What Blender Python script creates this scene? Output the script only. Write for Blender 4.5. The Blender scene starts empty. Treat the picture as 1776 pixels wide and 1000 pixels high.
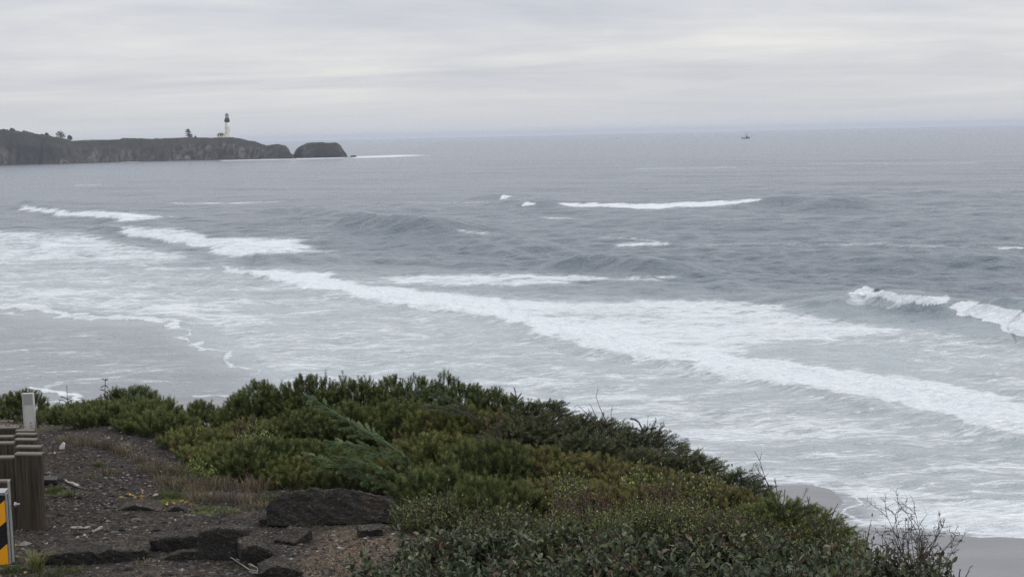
import bpy, math, random
import numpy as np
from mathutils import Matrix, Vector, Euler

# ------------------------------------------------------------------ camera, world, sun, exposure
F = 2440.0            # focal length in photo pixels (1776 wide)
H = 21.0              # eye height above the sea, metres
PITCH, ROLL = math.radians(6.23), math.radians(-1.257)
SC = bpy.context.scene
cam_d = bpy.data.cameras.new("camera"); cam = bpy.data.objects.new("camera", cam_d)
SC.collection.objects.link(cam); SC.camera = cam
cam_d.sensor_width = 36.0; cam_d.lens = 36.0 * F / 1776.0
cam_d.clip_start = 0.2; cam_d.clip_end = 90000
CM = Matrix.Rotation(math.pi / 2 - PITCH, 4, 'X') @ Matrix.Rotation(ROLL, 4, 'Z')
cam.matrix_world = Matrix.Translation((0, 0, H)) @ CM
CR = np.array(CM.to_3x3())
def ray(px, py):
    v = np.stack([(np.asarray(px, float) - 888) / F, (500 - np.asarray(py, float)) / F, -np.ones(np.shape(px))], -1)
    return v @ CR.T
def P(px, py, d):                      # the point on a photo pixel's sight line at forward distance d
    r = ray(px, py); return np.array([0, 0, H]) + r * (np.asarray(d, float)[..., None] / r[..., 1:2])
def onz(px, py, z=0.0):                # where the sight line meets height z
    r = ray(px, py); return np.array([0, 0, H]) + r * ((z - H) / r[..., 2:3])
def proj(X):
    c = (np.asarray(X) - np.array([0, 0, H])) @ CR
    return 888 - F * c[..., 0] / c[..., 2], 500 + F * c[..., 1] / c[..., 2]

SUN_EL, SUN_AZ = math.radians(48), math.radians(60)
world = bpy.data.worlds.new("World"); SC.world = world; world.use_nodes = True
nt = world.node_tree; nt.nodes.clear()
def N(nt, typ, **kw):
    n = nt.nodes.new(typ)
    for k, v in kw.items():
        if k.startswith('i_'):
            key = k[2:]; key = int(key) if key.isdigit() else key
            n.inputs[key].default_value = v
        else: setattr(n, k, v)
    return n
def ramp(nt, fac, stops, interp='LINEAR'):
    r = nt.nodes.new('ShaderNodeValToRGB'); cr = r.color_ramp; cr.interpolation = interp
    while len(cr.elements) < len(stops): cr.elements.new(0.5)
    for e, (p, c) in zip(cr.elements, stops):
        e.position = p; e.color = (*c, 1) if len(c) == 3 else c
    nt.links.new(fac, r.inputs[0]); return r.outputs[0]
def mth(nt, op, a, b=None, c=None, clamp=False):
    n = nt.nodes.new('ShaderNodeMath'); n.operation = op; n.use_clamp = clamp
    for i, v in enumerate((a, b, c)):
        if v is None: continue
        if isinstance(v, (int, float)): n.inputs[i].default_value = v
        else: nt.links.new(v, n.inputs[i])
    return n.outputs[0]
def mixc(nt, f, a, b, blend='MIX'):
    n = nt.nodes.new('ShaderNodeMix'); n.data_type = 'RGBA'; n.blend_type = blend
    for s, v in ((n.inputs[0], f), (n.inputs[6], a), (n.inputs[7], b)):
        if isinstance(v, (int, float)): s.default_value = v
        elif isinstance(v, tuple): s.default_value = (*v, 1) if len(v) == 3 else v
        else: nt.links.new(v, s)
    return n.outputs[2]
def noise(nt, vec, scale, detail=4, rough=0.5, dist=0.0):
    n = N(nt, 'ShaderNodeTexNoise', i_Scale=scale, i_Detail=detail, i_Roughness=rough, i_Distortion=dist)
    if vec is not None: nt.links.new(vec, n.inputs['Vector'])
    return n.outputs['Fac']
def mapping(nt, vec, scale=(1, 1, 1), rot=(0, 0, 0), loc=(0, 0, 0)):
    m = N(nt, 'ShaderNodeMapping'); m.inputs['Scale'].default_value = scale
    m.inputs['Rotation'].default_value = rot; m.inputs['Location'].default_value = loc
    nt.links.new(vec, m.inputs['Vector']); return m.outputs[0]

sky = N(nt, 'ShaderNodeTexSky', sky_type='NISHITA', sun_disc=False, sun_elevation=SUN_EL, sun_rotation=SUN_AZ)
sky.dust_density = 2.0
tc = N(nt, 'ShaderNodeTexCoord'); sep = N(nt, 'ShaderNodeSeparateXYZ'); nt.links.new(tc.outputs['Generated'], sep.inputs[0])
zc = mth(nt, 'MAXIMUM', sep.outputs[2], 0.0)
den = mth(nt, 'ADD', zc, 0.035)
u = mth(nt, 'DIVIDE', sep.outputs[0], den); v = mth(nt, 'DIVIDE', sep.outputs[1], den)
com = N(nt, 'ShaderNodeCombineXYZ'); nt.links.new(u, com.inputs[0]); nt.links.new(v, com.inputs[1])
n1 = noise(nt, mapping(nt, com.outputs[0], (0.26, 0.30, 1), (0, 0, math.radians(-10)), (3.1, 7.7, 0)), 1.0, 6, 0.56, 0.7)
n2 = noise(nt, mapping(nt, com.outputs[0], (0.9, 1.1, 1), (0, 0, math.radians(-18)), (1.3, 2.9, 4)), 1.0, 4, 0.6, 0.4)
n3 = noise(nt, mapping(nt, tc.outputs['Generated'], (5.5, 5.5, 26), (0, math.radians(-3), 0), (0, 0, 1.7)), 1.0, 5, .55, .5)
nn = mth(nt, 'ADD', mth(nt, 'ADD', mth(nt, 'MULTIPLY', n1, 0.50), mth(nt, 'MULTIPLY', n2, 0.14)), mth(nt, 'MULTIPLY', n3, .36))
cloud = ramp(nt, nn, [(0.36, (5.1, 5.25, 5.8)), (0.47, (5.95, 6.05, 6.35)), (0.55, (6.75, 6.75, 6.8)), (0.63, (7.6, 7.5, 7.3))])
hz = mth(nt, 'MULTIPLY', zc, 22.0, clamp=True)
cl2 = mixc(nt, hz, (6.3, 6.4, 6.6), cloud)
grad = mth(nt, 'ADD', mth(nt, 'MULTIPLY', zc, 1.2), 1.0)        # an overcast sky is brighter overhead
cg = N(nt, 'ShaderNodeVectorMath', operation='SCALE'); nt.links.new(cl2, cg.inputs[0]); nt.links.new(grad, cg.inputs['Scale'])
skyc = mixc(nt, 0.94, sky.outputs[0], cg.outputs[0])
bg = N(nt, 'ShaderNodeBackground', i_Strength=0.1); nt.links.new(skyc, bg.inputs[0])
wo = N(nt, 'ShaderNodeOutputWorld'); nt.links.new(bg.outputs[0], wo.inputs[0])
sun_d = bpy.data.lights.new("sun", 'SUN'); sun_d.energy = 0.7; sun_d.angle = math.radians(25); sun_d.color = (1, .97, .93)
sun = bpy.data.objects.new("sun", sun_d); SC.collection.objects.link(sun)
sd_ = Vector((math.sin(SUN_AZ) * math.cos(SUN_EL), math.cos(SUN_AZ) * math.cos(SUN_EL), math.sin(SUN_EL)))
sun.rotation_euler = sd_.to_track_quat('Z', 'Y').to_euler()
SC.view_settings.view_transform = 'Standard'; SC.view_settings.look = 'None'
SC.view_settings.exposure = 0.08; SC.view_settings.gamma = 1.0; SC.view_settings.use_curve_mapping = False
SC.cycles.use_denoising = True; SC.cycles.denoising_prefilter = 'NONE'
SC.cycles.max_bounces = 6; SC.cycles.volume_bounces = 1; SC.cycles.transparent_max_bounces = 4
SC.cycles.caustics_reflective = False; SC.cycles.caustics_refractive = False

# ------------------------------------------------------------------ helpers
rng = np.random.default_rng(11); random.seed(5)
def hash2(ix, iy, s):
    h = (ix.astype(np.int64) * 374761393 + iy.astype(np.int64) * 668265263 + s * 974634721) & 0xFFFFFFFF
    h = ((h ^ (h >> 13)) * 1274126177) & 0xFFFFFFFF
    return ((h ^ (h >> 16)) & 0xFFFF) / 65535.0
def vnoise(x, y, s=0):
    x = np.asarray(x, float); y = np.asarray(y, float)
    ix, iy = np.floor(x), np.floor(y); fx, fy = x - ix, y - iy
    fx = fx * fx * (3 - 2 * fx); fy = fy * fy * (3 - 2 * fy)
    a, b, c, d = hash2(ix, iy, s), hash2(ix + 1, iy, s), hash2(ix, iy + 1, s), hash2(ix + 1, iy + 1, s)
    return (a * (1 - fx) + b * fx) * (1 - fy) + (c * (1 - fx) + d * fx) * fy
def fbm(x, y, o=4, s=0, g=0.5):
    t = 0; a = 1; n = 0
    for k in range(o):
        t = t + a * vnoise(x * 2 ** k + 17.3 * k, y * 2 ** k - 9.1 * k, s + k); n += a; a *= g
    return t / n
def sstep(a, b, x):
    t = np.clip((x - a) / (b - a), 0, 1); return t * t * (3 - 2 * t)

def setp(o, label=None, cat=None, group=None, kind=None):
    if label: o['label'] = label
    if cat: o['category'] = cat
    if group: o['group'] = group
    if kind: o['kind'] = kind
    return o
def empty(name, loc, label, cat, group=None):
    o = bpy.data.objects.new(name, None); SC.collection.objects.link(o); o.location = loc; o.empty_display_size = .1
    return setp(o, label, cat, group)
def mk(name, V, faces, mat, parent=None, col=None, smooth=False, attrs=None):
    """one mesh object from numpy arrays (world coordinates); faces = list of (n,k) index arrays"""
    V = np.asarray(V, np.float32).copy()
    if parent is not None: V -= np.array(parent.matrix_basis.translation, np.float32)
    me = bpy.data.meshes.new(name)
    fs = [np.asarray(f, np.int32) for f in faces if len(f)]
    li = np.concatenate([f.ravel() for f in fs]); cnt = np.concatenate([np.full(len(f), f.shape[1], np.int32) for f in fs])
    me.vertices.add(len(V)); me.vertices.foreach_set('co', V.ravel())
    me.loops.add(len(li)); me.loops.foreach_set('vertex_index', li)
    me.polygons.add(len(cnt)); st = np.zeros(len(cnt), np.int32); st[1:] = np.cumsum(cnt)[:-1]
    me.polygons.foreach_set('loop_start', st)
    me.polygons.foreach_set('use_smooth', np.full(len(cnt), smooth))
    if col is not None:
        a = me.attributes.new('Col', 'FLOAT_COLOR', 'POINT')
        c = np.ones((len(V), 4), np.float32); c[:, :3] = col; a.data.foreach_set('color', c.ravel())
    for k, w in (attrs or {}).items():
        a = me.attributes.new(k, 'FLOAT', 'POINT'); a.data.foreach_set('value', np.asarray(w, np.float32).ravel())
    me.update(calc_edges=True); me.validate()
    if mat is not None: me.materials.append(mat)
    o = bpy.data.objects.new(name, me); SC.collection.objects.link(o)
    if parent is not None: o.parent = parent
    return o
class MB:
    def __init__(s): s.V = []; s.F = []; s.C = []; s.n = 0
    def add(s, V, F, col=(1, 1, 1)):
        V = np.asarray(V, float).reshape(-1, 3); F = np.asarray(F, int)
        s.V.append(V); s.F.append(F + s.n); s.n += len(V)
        s.C.append(np.broadcast_to(np.asarray(col, float), (len(V), 3))); return s
    def build(s, name, mat, parent=None, smooth=False):
        return mk(name, np.concatenate(s.V), s.F, mat, parent, np.concatenate(s.C), smooth)
    def box(s, c, size, rot=None, col=(1, 1, 1), bev=0.0):
        sx, sy, sz = np.array(size) / 2
        b = min(bev, sx * .9, sy * .9, sz * .9)
        if b <= 0:
            V = np.array([[x, y, z] for z in (-sz, sz) for y in (-sy, sy) for x in (-sx, sx)])
            Fq = [[0, 2, 3, 1], [4, 5, 7, 6], [0, 1, 5, 4], [2, 6, 7, 3], [0, 4, 6, 2], [1, 3, 7, 5]]
            if rot is not None: V = V @ np.array(Euler(rot).to_matrix()).T
            return s.add(V + np.array(c), Fq, col)
        bm_ = bmesh_box(sx, sy, sz, b); V = bm_[0]
        if rot is not None: V = V @ np.array(Euler(rot).to_matrix()).T
        for f in bm_[1]: s.add(V * 0 + V + np.array(c), f, col) if False else None
        s.V.append(V + np.array(c)); s.C.append(np.broadcast_to(np.asarray(col, float), (len(V), 3)))
        for f in bm_[1]: s.F.append(f + s.n)
        s.n += len(V); return s
    def tube(s, path, rad, sides=5, col=(1, 1, 1), cap=True):
        path = np.asarray(path, float); n = len(path); rad = np.broadcast_to(np.asarray(rad, float), (n,))
        T = np.gradient(path, axis=0); T /= np.linalg.norm(T, axis=1, keepdims=True) + 1e-9
        up = np.array([0, 0, 1.]) if abs(T[:, 2]).mean() < .8 else np.array([1., 0, 0])
        A = np.cross(T, up); A /= np.linalg.norm(A, axis=1, keepdims=True) + 1e-9; B = np.cross(T, A)
        th = np.arange(sides) * 2 * math.pi / sides
        V = path[:, None] + rad[:, None, None] * (np.cos(th)[None, :, None] * A[:, None] + np.sin(th)[None, :, None] * B[:, None])
        i = np.arange(n - 1)[:, None] * sides; j = np.arange(sides)[None]; k = (j + 1) % sides
        Q = np.stack([i + j, i + k, i + sides + k, i + sides + j], -1).reshape(-1, 4)
        base = s.n; s.add(V.reshape(-1, 3), Q, col)
        if cap:
            s.F.append(np.array([np.arange(sides)[::-1] + base])); s.F.append(np.array([np.arange(sides) + base + (n - 1) * sides]))
        return s
    def lathe(s, c, prof, sides=24, col=(1, 1, 1)):
        th = np.arange(sides) * 2 * math.pi / sides; n = len(prof)
        V = np.array([[r * math.cos(t), r * math.sin(t), z] for r, z in prof for t in th]) + np.array(c)
        i = np.arange(n - 1)[:, None] * sides; j = np.arange(sides)[None]; k = (j + 1) % sides
        Q = np.stack([i + j, i + k, i + sides + k, i + sides + j], -1).reshape(-1, 4)
        base = s.n; s.add(V, Q, col)
        s.F.append(np.array([np.arange(sides)[::-1] + base])); s.F.append(np.array([np.arange(sides) + base + (n - 1) * sides]))
        return s
def bmesh_box(sx, sy, sz, b):
    import bmesh
    bm = bmesh.new(); bmesh.ops.create_cube(bm, size=2)
    for v in bm.verts: v.co = Vector((v.co.x * sx, v.co.y * sy, v.co.z * sz))
    bmesh.ops.bevel(bm, geom=bm.edges[:], offset=b, segments=2, affect='EDGES', profile=.6)
    bm.verts.index_update(); V = np.array([v.co[:] for v in bm.verts]); fs = {}
    for f in bm.faces: fs.setdefault(len(f.verts), []).append([v.index for v in f.verts])
    bm.free(); return V, [np.array(x) for x in fs.values()]

def material(name, base=(.5, .5, .5), rough=.8, spec=.3, metal=0.0):
    m = bpy.data.materials.new(name); m.use_nodes = True; t = m.node_tree
    b = t.nodes['Principled BSDF']; b.inputs['Base Color'].default_value = (*base, 1)
    b.inputs['Roughness'].default_value = rough; b.inputs['Specular IOR Level'].default_value = spec; b.inputs['Metallic'].default_value = metal
    return m, t, b
def geo_pos(t): return t.nodes.new('ShaderNodeNewGeometry').outputs['Position']
def bump(t, b, h, dist=.02, strength=1.0):
    n = N(t, 'ShaderNodeBump', i_Strength=strength, i_Distance=dist); t.links.new(h, n.inputs['Height']); t.links.new(n.outputs[0], b.inputs['Normal']); return n

# ------------------------------------------------------------------ photo-plan rasters for foam and beach (positions on the sea read from the photo)
GX0, GX1, GY0, GY1 = -420, 2200, 236, 1120
GW, GH = (GX1 - GX0) // 2, (GY1 - GY0)
gx, gy = np.meshgrid(np.arange(GW) * 2 + GX0 + 1.0, np.arange(GH) + GY0 + .5)
def sdpoly(poly, ax=4.0, pad=60):
    """signed distance (positive inside) with x squeezed by ax, only near the polygon"""
    p = np.array(poly, float); out = np.full(gx.shape, -1e3)
    x0, x1 = p[:, 0].min() - pad * ax, p[:, 0].max() + pad * ax; y0, y1 = p[:, 1].min() - pad, p[:, 1].max() + pad
    i0, i1 = int(max(0, (x0 - GX0) // 2)), int(min(GW, (x1 - GX0) // 2 + 1)); j0, j1 = int(max(0, y0 - GY0)), int(min(GH, y1 - GY0 + 1))
    if i1 <= i0 or j1 <= j0: return out
    X, Y = gx[j0:j1, i0:i1] / ax, gy[j0:j1, i0:i1]; p = p / np.array([ax, 1])
    d = np.full(X.shape, 1e9); ins = np.zeros(X.shape, bool); n = len(p)
    for k in range(n):
        a, b = p[k], p[(k + 1) % n]; e = b - a
        t = np.clip(((X - a[0]) * e[0] + (Y - a[1]) * e[1]) / (e @ e + 1e-9), 0, 1)
        d = np.minimum(d, (X - a[0] - t * e[0]) ** 2 + (Y - a[1] - t * e[1]) ** 2)
        c = (a[1] > Y) != (b[1] > Y)
        ins ^= c & (X < (b[0] - a[0]) * (Y - a[1]) / (b[1] - a[1] + 1e-12) + a[0])
    d = np.sqrt(d); out[j0:j1, i0:i1] = np.where(ins, d, -d); return out
def sample(M, px, py):
    x = np.clip((px - GX0 - 1) / 2, 0, GW - 1.001); y = np.clip(py - GY0 - .5, 0, GH - 1.001)
    ix, iy = x.astype(int), y.astype(int); fx, fy = x - ix, y - iy
    return (M[iy, ix] * (1 - fx) + M[iy, ix + 1] * fx) * (1 - fy) + (M[iy + 1, ix] * (1 - fx) + M[iy + 1, ix + 1] * fx) * fy

foam = np.zeros(gx.shape)
def fo(poly, amp, soft=6.0, ax=4.0, grow=0.0):
    global foam
    foam = np.maximum(foam, amp * sstep(-grow, soft, sdpoly(poly, ax)))
BORE = [(385, 470), (440, 483), (500, 497), (570, 512), (640, 527), (700, 534), (760, 540), (840, 551), (900, 573), (950, 588), (1000, 600), (1100, 622), (1200, 646), (1300, 666), (1400, 685), (1500, 705), (1650, 736), (1776, 762), (2100, 830)]
# broad streaky surf zone
fo([(-400, 395), (160, 392), (350, 440), (420, 462), (700, 470), (900, 500), (1300, 520), (1560, 560), (2150, 610), (2150, 1080), (300, 1080), (420, 650), (380, 600), (300, 555), (120, 545), (-400, 500)], .43, 22)
fo([(-400, 452), (300, 462), (420, 475), (640, 530), (840, 560), (1000, 606), (1400, 690), (1776, 770), (2100, 840), (2100, 900), (1500, 800), (900, 640), (600, 575), (200, 540), (-400, 520)], .33, 12)
fo([(-400, 520), (0, 480), (300, 500), (560, 560), (420, 600), (330, 566), (120, 543)], .56, 14)
fo([(-400, 385), (150, 395), (350, 440), (330, 457), (0, 468), (-400, 470)], .60, 14)
fo([(400, 620), (700, 600), (1000, 640), (1400, 720), (1776, 790), (2100, 860), (2100, 1000), (900, 760), (460, 680)], .50, 16)
fo([(1340, 845), (1450, 830), (1776, 850), (2150, 880), (2150, 960), (1776, 935), (1500, 915), (1470, 870)],   .80, 16)
fo([(440, 655), (700, 640), (1000, 690), (1350, 830), (1340, 850), (800, 760), (500, 700)], .54, 14)
# behind the bore
fo([(390, 465), (470, 458), (600, 478), (700, 497), (850, 512), (1000, 518), (1200, 516), (1340, 521), (1480, 548), (1600, 574), (1480, 592), (1350, 602), (1350, 628), (1500, 652), (1650, 668), (1776, 690), (2100, 750)] + BORE[::-1], .74, 12)
fo([(655, 476), (900, 469), (1080, 480), (1160, 474), (1190, 471), (1212, 478), (1160, 490), (1060, 492), (900, 500), (700, 497)], .66, 7)
band_up = [(x, y - (20 if x < 450 else 34 + (x - 450) * .026)) for x, y in BORE]
fo(band_up + BORE[::-1], 1.15, 13, 3, 3)
# left breaker
fo([(22, 354), (45, 351), (80, 357), (120, 363), (180, 361), (340, 376), (210, 387), (150, 378), (100, 377), (60, 371), (25, 366)], .86, 7)
fo([(160, 386), (230, 390), (320, 392), (380, 408), (500, 409), (615, 408), (540, 418), (545, 430), (630, 433), (560, 440), (480, 446), (400, 450), (350, 432), (300, 426), (220, 413)], .80, 9)
# outer streaks and caps
fo([(965, 354), (985, 351), (1100, 352), (1200, 350), (1325, 344), (1325, 348), (1240, 357), (1130, 363), (1060, 359), (1000, 358)], 1.1, 2.0, 6, .5)
fo([(866, 343), (876, 337), (897, 343), (884, 347)], 1.1, 1.5, 3, 1); fo([(886, 355), (905, 349.5), (934, 354), (905, 358)], 1.1, 1.5, 4, 1)
fo([(1452, 526), (1476, 506), (1500, 498), (1560, 508), (1600, 511), (1588, 528), (1550, 536), (1500, 532)], 1.25, 3, 2, 2)
fo([(1588, 511), (1642, 513), (1644, 522), (1598, 531)], 1.15, 2, 3, 1)
fo([(1648, 531), (1665, 520), (1700, 526), (1776, 537), (2000, 560), (2000, 590), (1776, 570), (1720, 563), (1680, 552)], 1.25, 3, 2, 2)
fo([(1705, 577), (1745, 557), (1776, 561), (1950, 590), (1950, 620), (1776, 590)], 1.1, 3, 3, 1)
for pts, a in (([(1030, 412), (1120, 412), (1180, 419), (1165, 421), (1100, 416), (1030, 415)], .60), ([(1060, 423), (1120, 420), (1180, 421), (1170, 427), (1110, 427), (1065, 429)], .58), ([(928, 377), (1000, 377), (1000, 381), (930, 381)], .66),
               ([(1080, 424), (1400, 419), (1800, 428), (1800, 432), (1400, 427)], .31), ([(600, 271), (690, 268), (780, 268), (690, 273), (612, 275)], .85),
               ([(380, 277.5), (520, 273.5), (600, 272), (606, 275), (520, 277), (380, 280)], .80), ([(205, 279.5), (245, 277.5), (245, 281), (205, 282)], .8), ([(280, 351), (400, 351), (490, 347), (490, 350), (400, 355), (280, 354)], .55),
               ([(700, 350), (860, 350), (860, 353), (700, 353)], .48), ([(760, 395), (860, 404), (850, 410), (770, 402)], .46), ([(130, 320), (180, 319), (175, 322), (130, 323)], .66),
               ([(1740, 430), (1790, 426), (1790, 433), (1740, 436)], .6), ([(1100, 291), (1280, 289), (1280, 292), (1100, 294)], .5), ([(1400, 283), (1700, 281), (1700, 284), (1400, 286)], .46),
               ([(15, 663), (60, 669), (120, 681), (160, 689), (150, 695), (110, 690), (50, 678)], .85), ([(40, 676), (70, 664), (130, 655), (200, 648), (300, 646), (200, 653), (130, 661), (70, 671)], .5), ([(-100, 612), (60, 606), (180, 610), (300, 618), (180, 617), (60, 613), (-100, 618)], .42), ([(60, 668), (150, 654), (150, 657), (80, 669)], .55), ([(-100, 545), (0, 543), (40, 546), (0, 549)], .6),
               ([(250, 553), (320, 557), (345, 570), (330, 575), (295, 566)], .95), ([(335, 588), (365, 600), (390, 616), (380, 618), (350, 602)], .9), ([(150, 632), (430, 640), (430, 643), (150, 636)], .4), ([(-100, 655), (200, 640), (440, 640), (440, 646), (200, 646), (-100, 662)], .36),
               ([(-300, 516), (0, 521), (60, 530), (120, 541), (250, 549), (310, 555), (350, 580), (400, 610), (450, 650), (440, 660), (390, 622), (340, 592), (300, 566), (250, 558), (120, 550), (50, 541), (-300, 528)], .72), ([(350, 705), (300, 690), (400, 684), (440, 690)], .5)):
    fo(pts, a, 2.0, 6, .5)
# unbroken patches cut out of the foam
def cut(poly, amp, soft=8, ax=4):
    global foam
    foam = foam * (1 - amp * sstep(0, soft, sdpoly(poly, ax)))
cut([(1340, 604), (1480, 590), (1560, 600), (1600, 640), (1560, 655), (1480, 642), (1380, 632)], .55)
cut([(990, 496), (1090, 492), (1170, 486), (1230, 484), (1300, 500), (1250, 512), (1100, 512), (1000, 508)], .8)
cut([(1360, 510), (1460, 500), (1640, 528), (1700, 560), (1776, 590), (1600, 585), (1480, 545)], .62)
# turbidity: pale grey-green over the shoals, sandy in the wash
fo([(-400, 560), (0, 560), (250, 575), (330, 600), (430, 660), (-400, 690)], .26, 10)
for yy, x0_, x1_, a_ in ((572, -300, 230, .36), (590, 40, 330, .33), (612, -300, 260, .36), (628, 60, 400, .42), (648, -300, 330, .4), (662, 130, 430, .42), (678, -200, 330, .36)):
    fo([(x0_, yy + 3), ((x0_ + x1_) / 2, yy - 2), (x1_, yy + 1), ((x0_ + x1_) / 2, yy + 2)], a_, 1.5, 8, 1)
turb = sstep(-45, 75, sdpoly([(-400, 405), (400, 450), (900, 495), (1400, 520), (2150, 580), (2150, 1100), (-400, 1100)], 6, 130))
wash = sstep(-16, 30, sdpoly([(-400, 526), (0, 527), (120, 548), (250, 557), (300, 568), (350, 600), (400, 625), (450, 660), (450, 760), (-400, 760)], 3))
wash = np.maximum(wash, .9 * sstep(-12, 6, sdpoly([(1340, 838), (1430, 842), (1475, 870), (1500, 905), (1640, 915), (1776, 925), (2200, 945), (2200, 1110), (1200, 1110)], 3)))
bed1 = sdpoly([(-420, 720), (40, 702), (120, 700), (240, 694), (290, 688), (380, 683), (440, 690), (470, 720), (470, 1000), (-420, 1000)], 2, 120)
bed2 = sdpoly([(1320, 838), (1400, 839), (1440, 846), (1462, 858), (1474, 872), (1458, 884), (1438, 896), (1500, 911), (1560, 916), (1640, 922), (1700, 930), (1735, 929), (1776, 932), (2200, 950), (2200, 1110), (1200, 1110)], 2, 120)
bedsd = np.maximum(bed1, bed2)
bedsd = np.where(bedsd < -500, -120, bedsd)

foam = np.maximum(foam, .95 * np.exp(-((bed2 + 5) / 3.2) ** 2) * (.4 + .9 * vnoise(gx / 60, gy / 30, 5)))
foam = np.maximum(foam, .45 * np.exp(-((bed1 + 5) / 3) ** 2))
# ------------------------------------------------------------------ sea
rows = np.concatenate([np.geomspace(2.55, 20, 70)[:-1], np.arange(20, 420, .62), np.arange(420, 900, 1.0)])
dist = H * F / rows
ncol = 1500
tx = np.linspace(-.50, .50, ncol)
Y = np.repeat(dist[:, None], ncol, 1); X = Y * tx[None]
base = np.stack([X, Y, np.zeros_like(X)], -1)
px, py = proj(base)
fm = sample(foam, px, py); tb = sample(turb, px, py); ws = sample(wash, px, py); bs = sample(bedsd, px, py)
far = py < GY0 + 1
fm[far] = 0; tb[far] = 0; ws[far] = 0; bs[far] = -120
pix = np.broadcast_to((dist * dist / (F * H) * .7)[:, None], X.shape)
Z = np.zeros_like(X)
r2 = np.random.default_rng(3)
for lam, amp, ang in [(70, .33, 0), (48, .25, 9), (95, .32, -12), (33, .15, 20), (24, .09, -18), (14, .15, 30), (11, .14, -35), (8, .12, 10), (6.2, .10, 50), (4.5, .075, -20), (3.6, .055, 25), (2.7, .022, -60), (2.1, .018, 5)]:
    a = math.radians(232 + ang); kx, ky = math.cos(a) * 2 * math.pi / lam, math.sin(a) * 2 * math.pi / lam
    fade = sstep(2.2, 5, lam / pix)
    mod = .35 + 1.3 * fbm(X / (lam * 3.1) + lam, Y / (lam * 3.1), 2, int(lam * 7))
    ph = kx * X + ky * Y + r2.uniform(0, 6.28) + 5 * fbm(X / (lam * 2.2), Y / (lam * 2.2) + 3 * lam, 2, int(lam))
    sn = np.sin(ph); sn = sn + .25 * np.sin(2 * ph + 1.57)
    Z += amp * fade * mod * sn * (1 - .75 * tb * min(1, lam / 20)) * (1 - .8 * ws)
NS = np.array([-.76, -.65])
def crest(pts, h, Lb, Lf, wob=1.0):
    global Z
    p = np.array(pts, float); w = onz(p[:, 0], p[:, 1], h)[:, :2]
    x0, x1 = w[:, 0].min() - 40, w[:, 0].max() + 40; y0, y1 = w[:, 1].min() - 50, w[:, 1].max() + 50
    m = (X > x0) & (X < x1) & (Y > y0) & (Y < y1)
    if not m.any(): return
    q = np.stack([X[m], Y[m]], -1); best = np.full(len(q), 1e9); sg = np.zeros(len(q)); al = np.zeros(len(q))
    q = q + wob * (np.stack([fbm(q[:, 0] / 9, q[:, 1] / 9, 3, 5), fbm(q[:, 0] / 9, q[:, 1] / 9, 3, 9)], -1) - .5) * 3
    L = np.concatenate([[0], np.cumsum(np.linalg.norm(np.diff(w, axis=0), axis=1))])
    for k in range(len(w) - 1):
        e = w[k + 1] - w[k]; le = np.linalg.norm(e)
        t = np.clip(((q - w[k]) @ e) / (le * le), 0, 1); dd = q - w[k] - t[:, None] * e; d = np.linalg.norm(dd, axis=1)
        nrm = np.array([-e[1], e[0]]) / le
        if nrm @ np.array([0, -1.]) < 0: nrm = -nrm
        s = dd @ nrm; b = d < best; best[b] = d[b]; sg[b] = np.sign(s[b]); al[b] = L[k] + t[b] * le
    Ltot = L[-1]; tap = min(10, Ltot * .3)
    hh = h * sstep(-tap * .3, tap, al) * sstep(-tap * .3, tap, Ltot - al) * (.75 + .5 * fbm(al / 16, al * 0 + h * 9, 3, 21))
    prof = np.where(sg > 0, np.exp(-(best / Lf) ** 1.5) - .07 * np.exp(-((best - 2.2 * Lf) / (1.4 * Lf)) ** 2), np.exp(-(best / Lb) ** 2))
    Z[m] += hh * prof
crest([(x, y - 9) for x, y in BORE[:-1]] + [(1950, 790)], .62, 14, 1.3)
crest([(1420, 512), (1470, 503), (1500, 499), (1560, 510), (1600, 512), (1640, 515), (1660, 519)], 2.0, 8, 1.7)
crest([(1640, 520), (1662, 519), (1700, 526), (1776, 536), (1950, 560)], 2.2, 8, 1.8)
crest([(1700, 562), (1745, 556), (1776, 561), (1900, 582)], 1.4, 6, 1.5)
crest([(560, 374), (640, 376), (700, 381), (790, 387)], 2.9, 12, 4.2)
crest([(940, 434), (1030, 432), (1100, 439), (1180, 447)], 2.7, 10, 3.2)
crest([(470, 362), (520, 356), (560, 361), (620, 368)], 1.9, 13, 5)
crest([(400, 449), (450, 442), (500, 447), (580, 452)], 1.0, 9, 4)
crest([(1060, 482), (1130, 477), (1185, 471), (1230, 481), (1300, 494)], .55, 8, 2.8)
crest([(1300, 344), (1350, 341), (1400, 342), (1490, 347)], 2.5, 14, 6)
crest([(960, 352), (1100, 351.5), (1200, 349), (1330, 343)], 1.3, 12, 5)
crest([(18, 354), (45, 350), (90, 358), (150, 365), (240, 374)], 1.7, 14, 4)
crest([(150, 388), (250, 398), (340, 410), (420, 436)], .9, 14, 3)
crest([(855, 339), (878, 336.5), (920, 343), (950, 350)], 1.7, 12, 6); crest([(880, 353), (905, 349), (945, 355)], 1.4, 9, 5)
crest([(-200, 520), (0, 524), (60, 533), (120, 543), (250, 551), (330, 560)], .28, 8, 1.2)
crest([(-100, 458), (100, 462), (330, 455)], .5, 10, 4); crest([(1340, 602), (1420, 612), (1520, 622)], .5, 8, 3)
crest([(800, 424), (850, 421), (900, 427)], 1.0, 9, 4); crest([(500, 384), (520, 378), (545, 384)], .9, 8, 4)
crest([(1480, 336), (1600, 333), (1700, 336)], 1.2, 14, 7); crest([(1500, 448), (1650, 446), (1776, 462)], .8, 12, 6)
wx = (fbm(X / 9, Y / 11, 4, 101, .62) - .5) * 9 + (fbm(X / 1.6, Y / 2.2, 3, 103, .6) - .5) * 2.4
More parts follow.
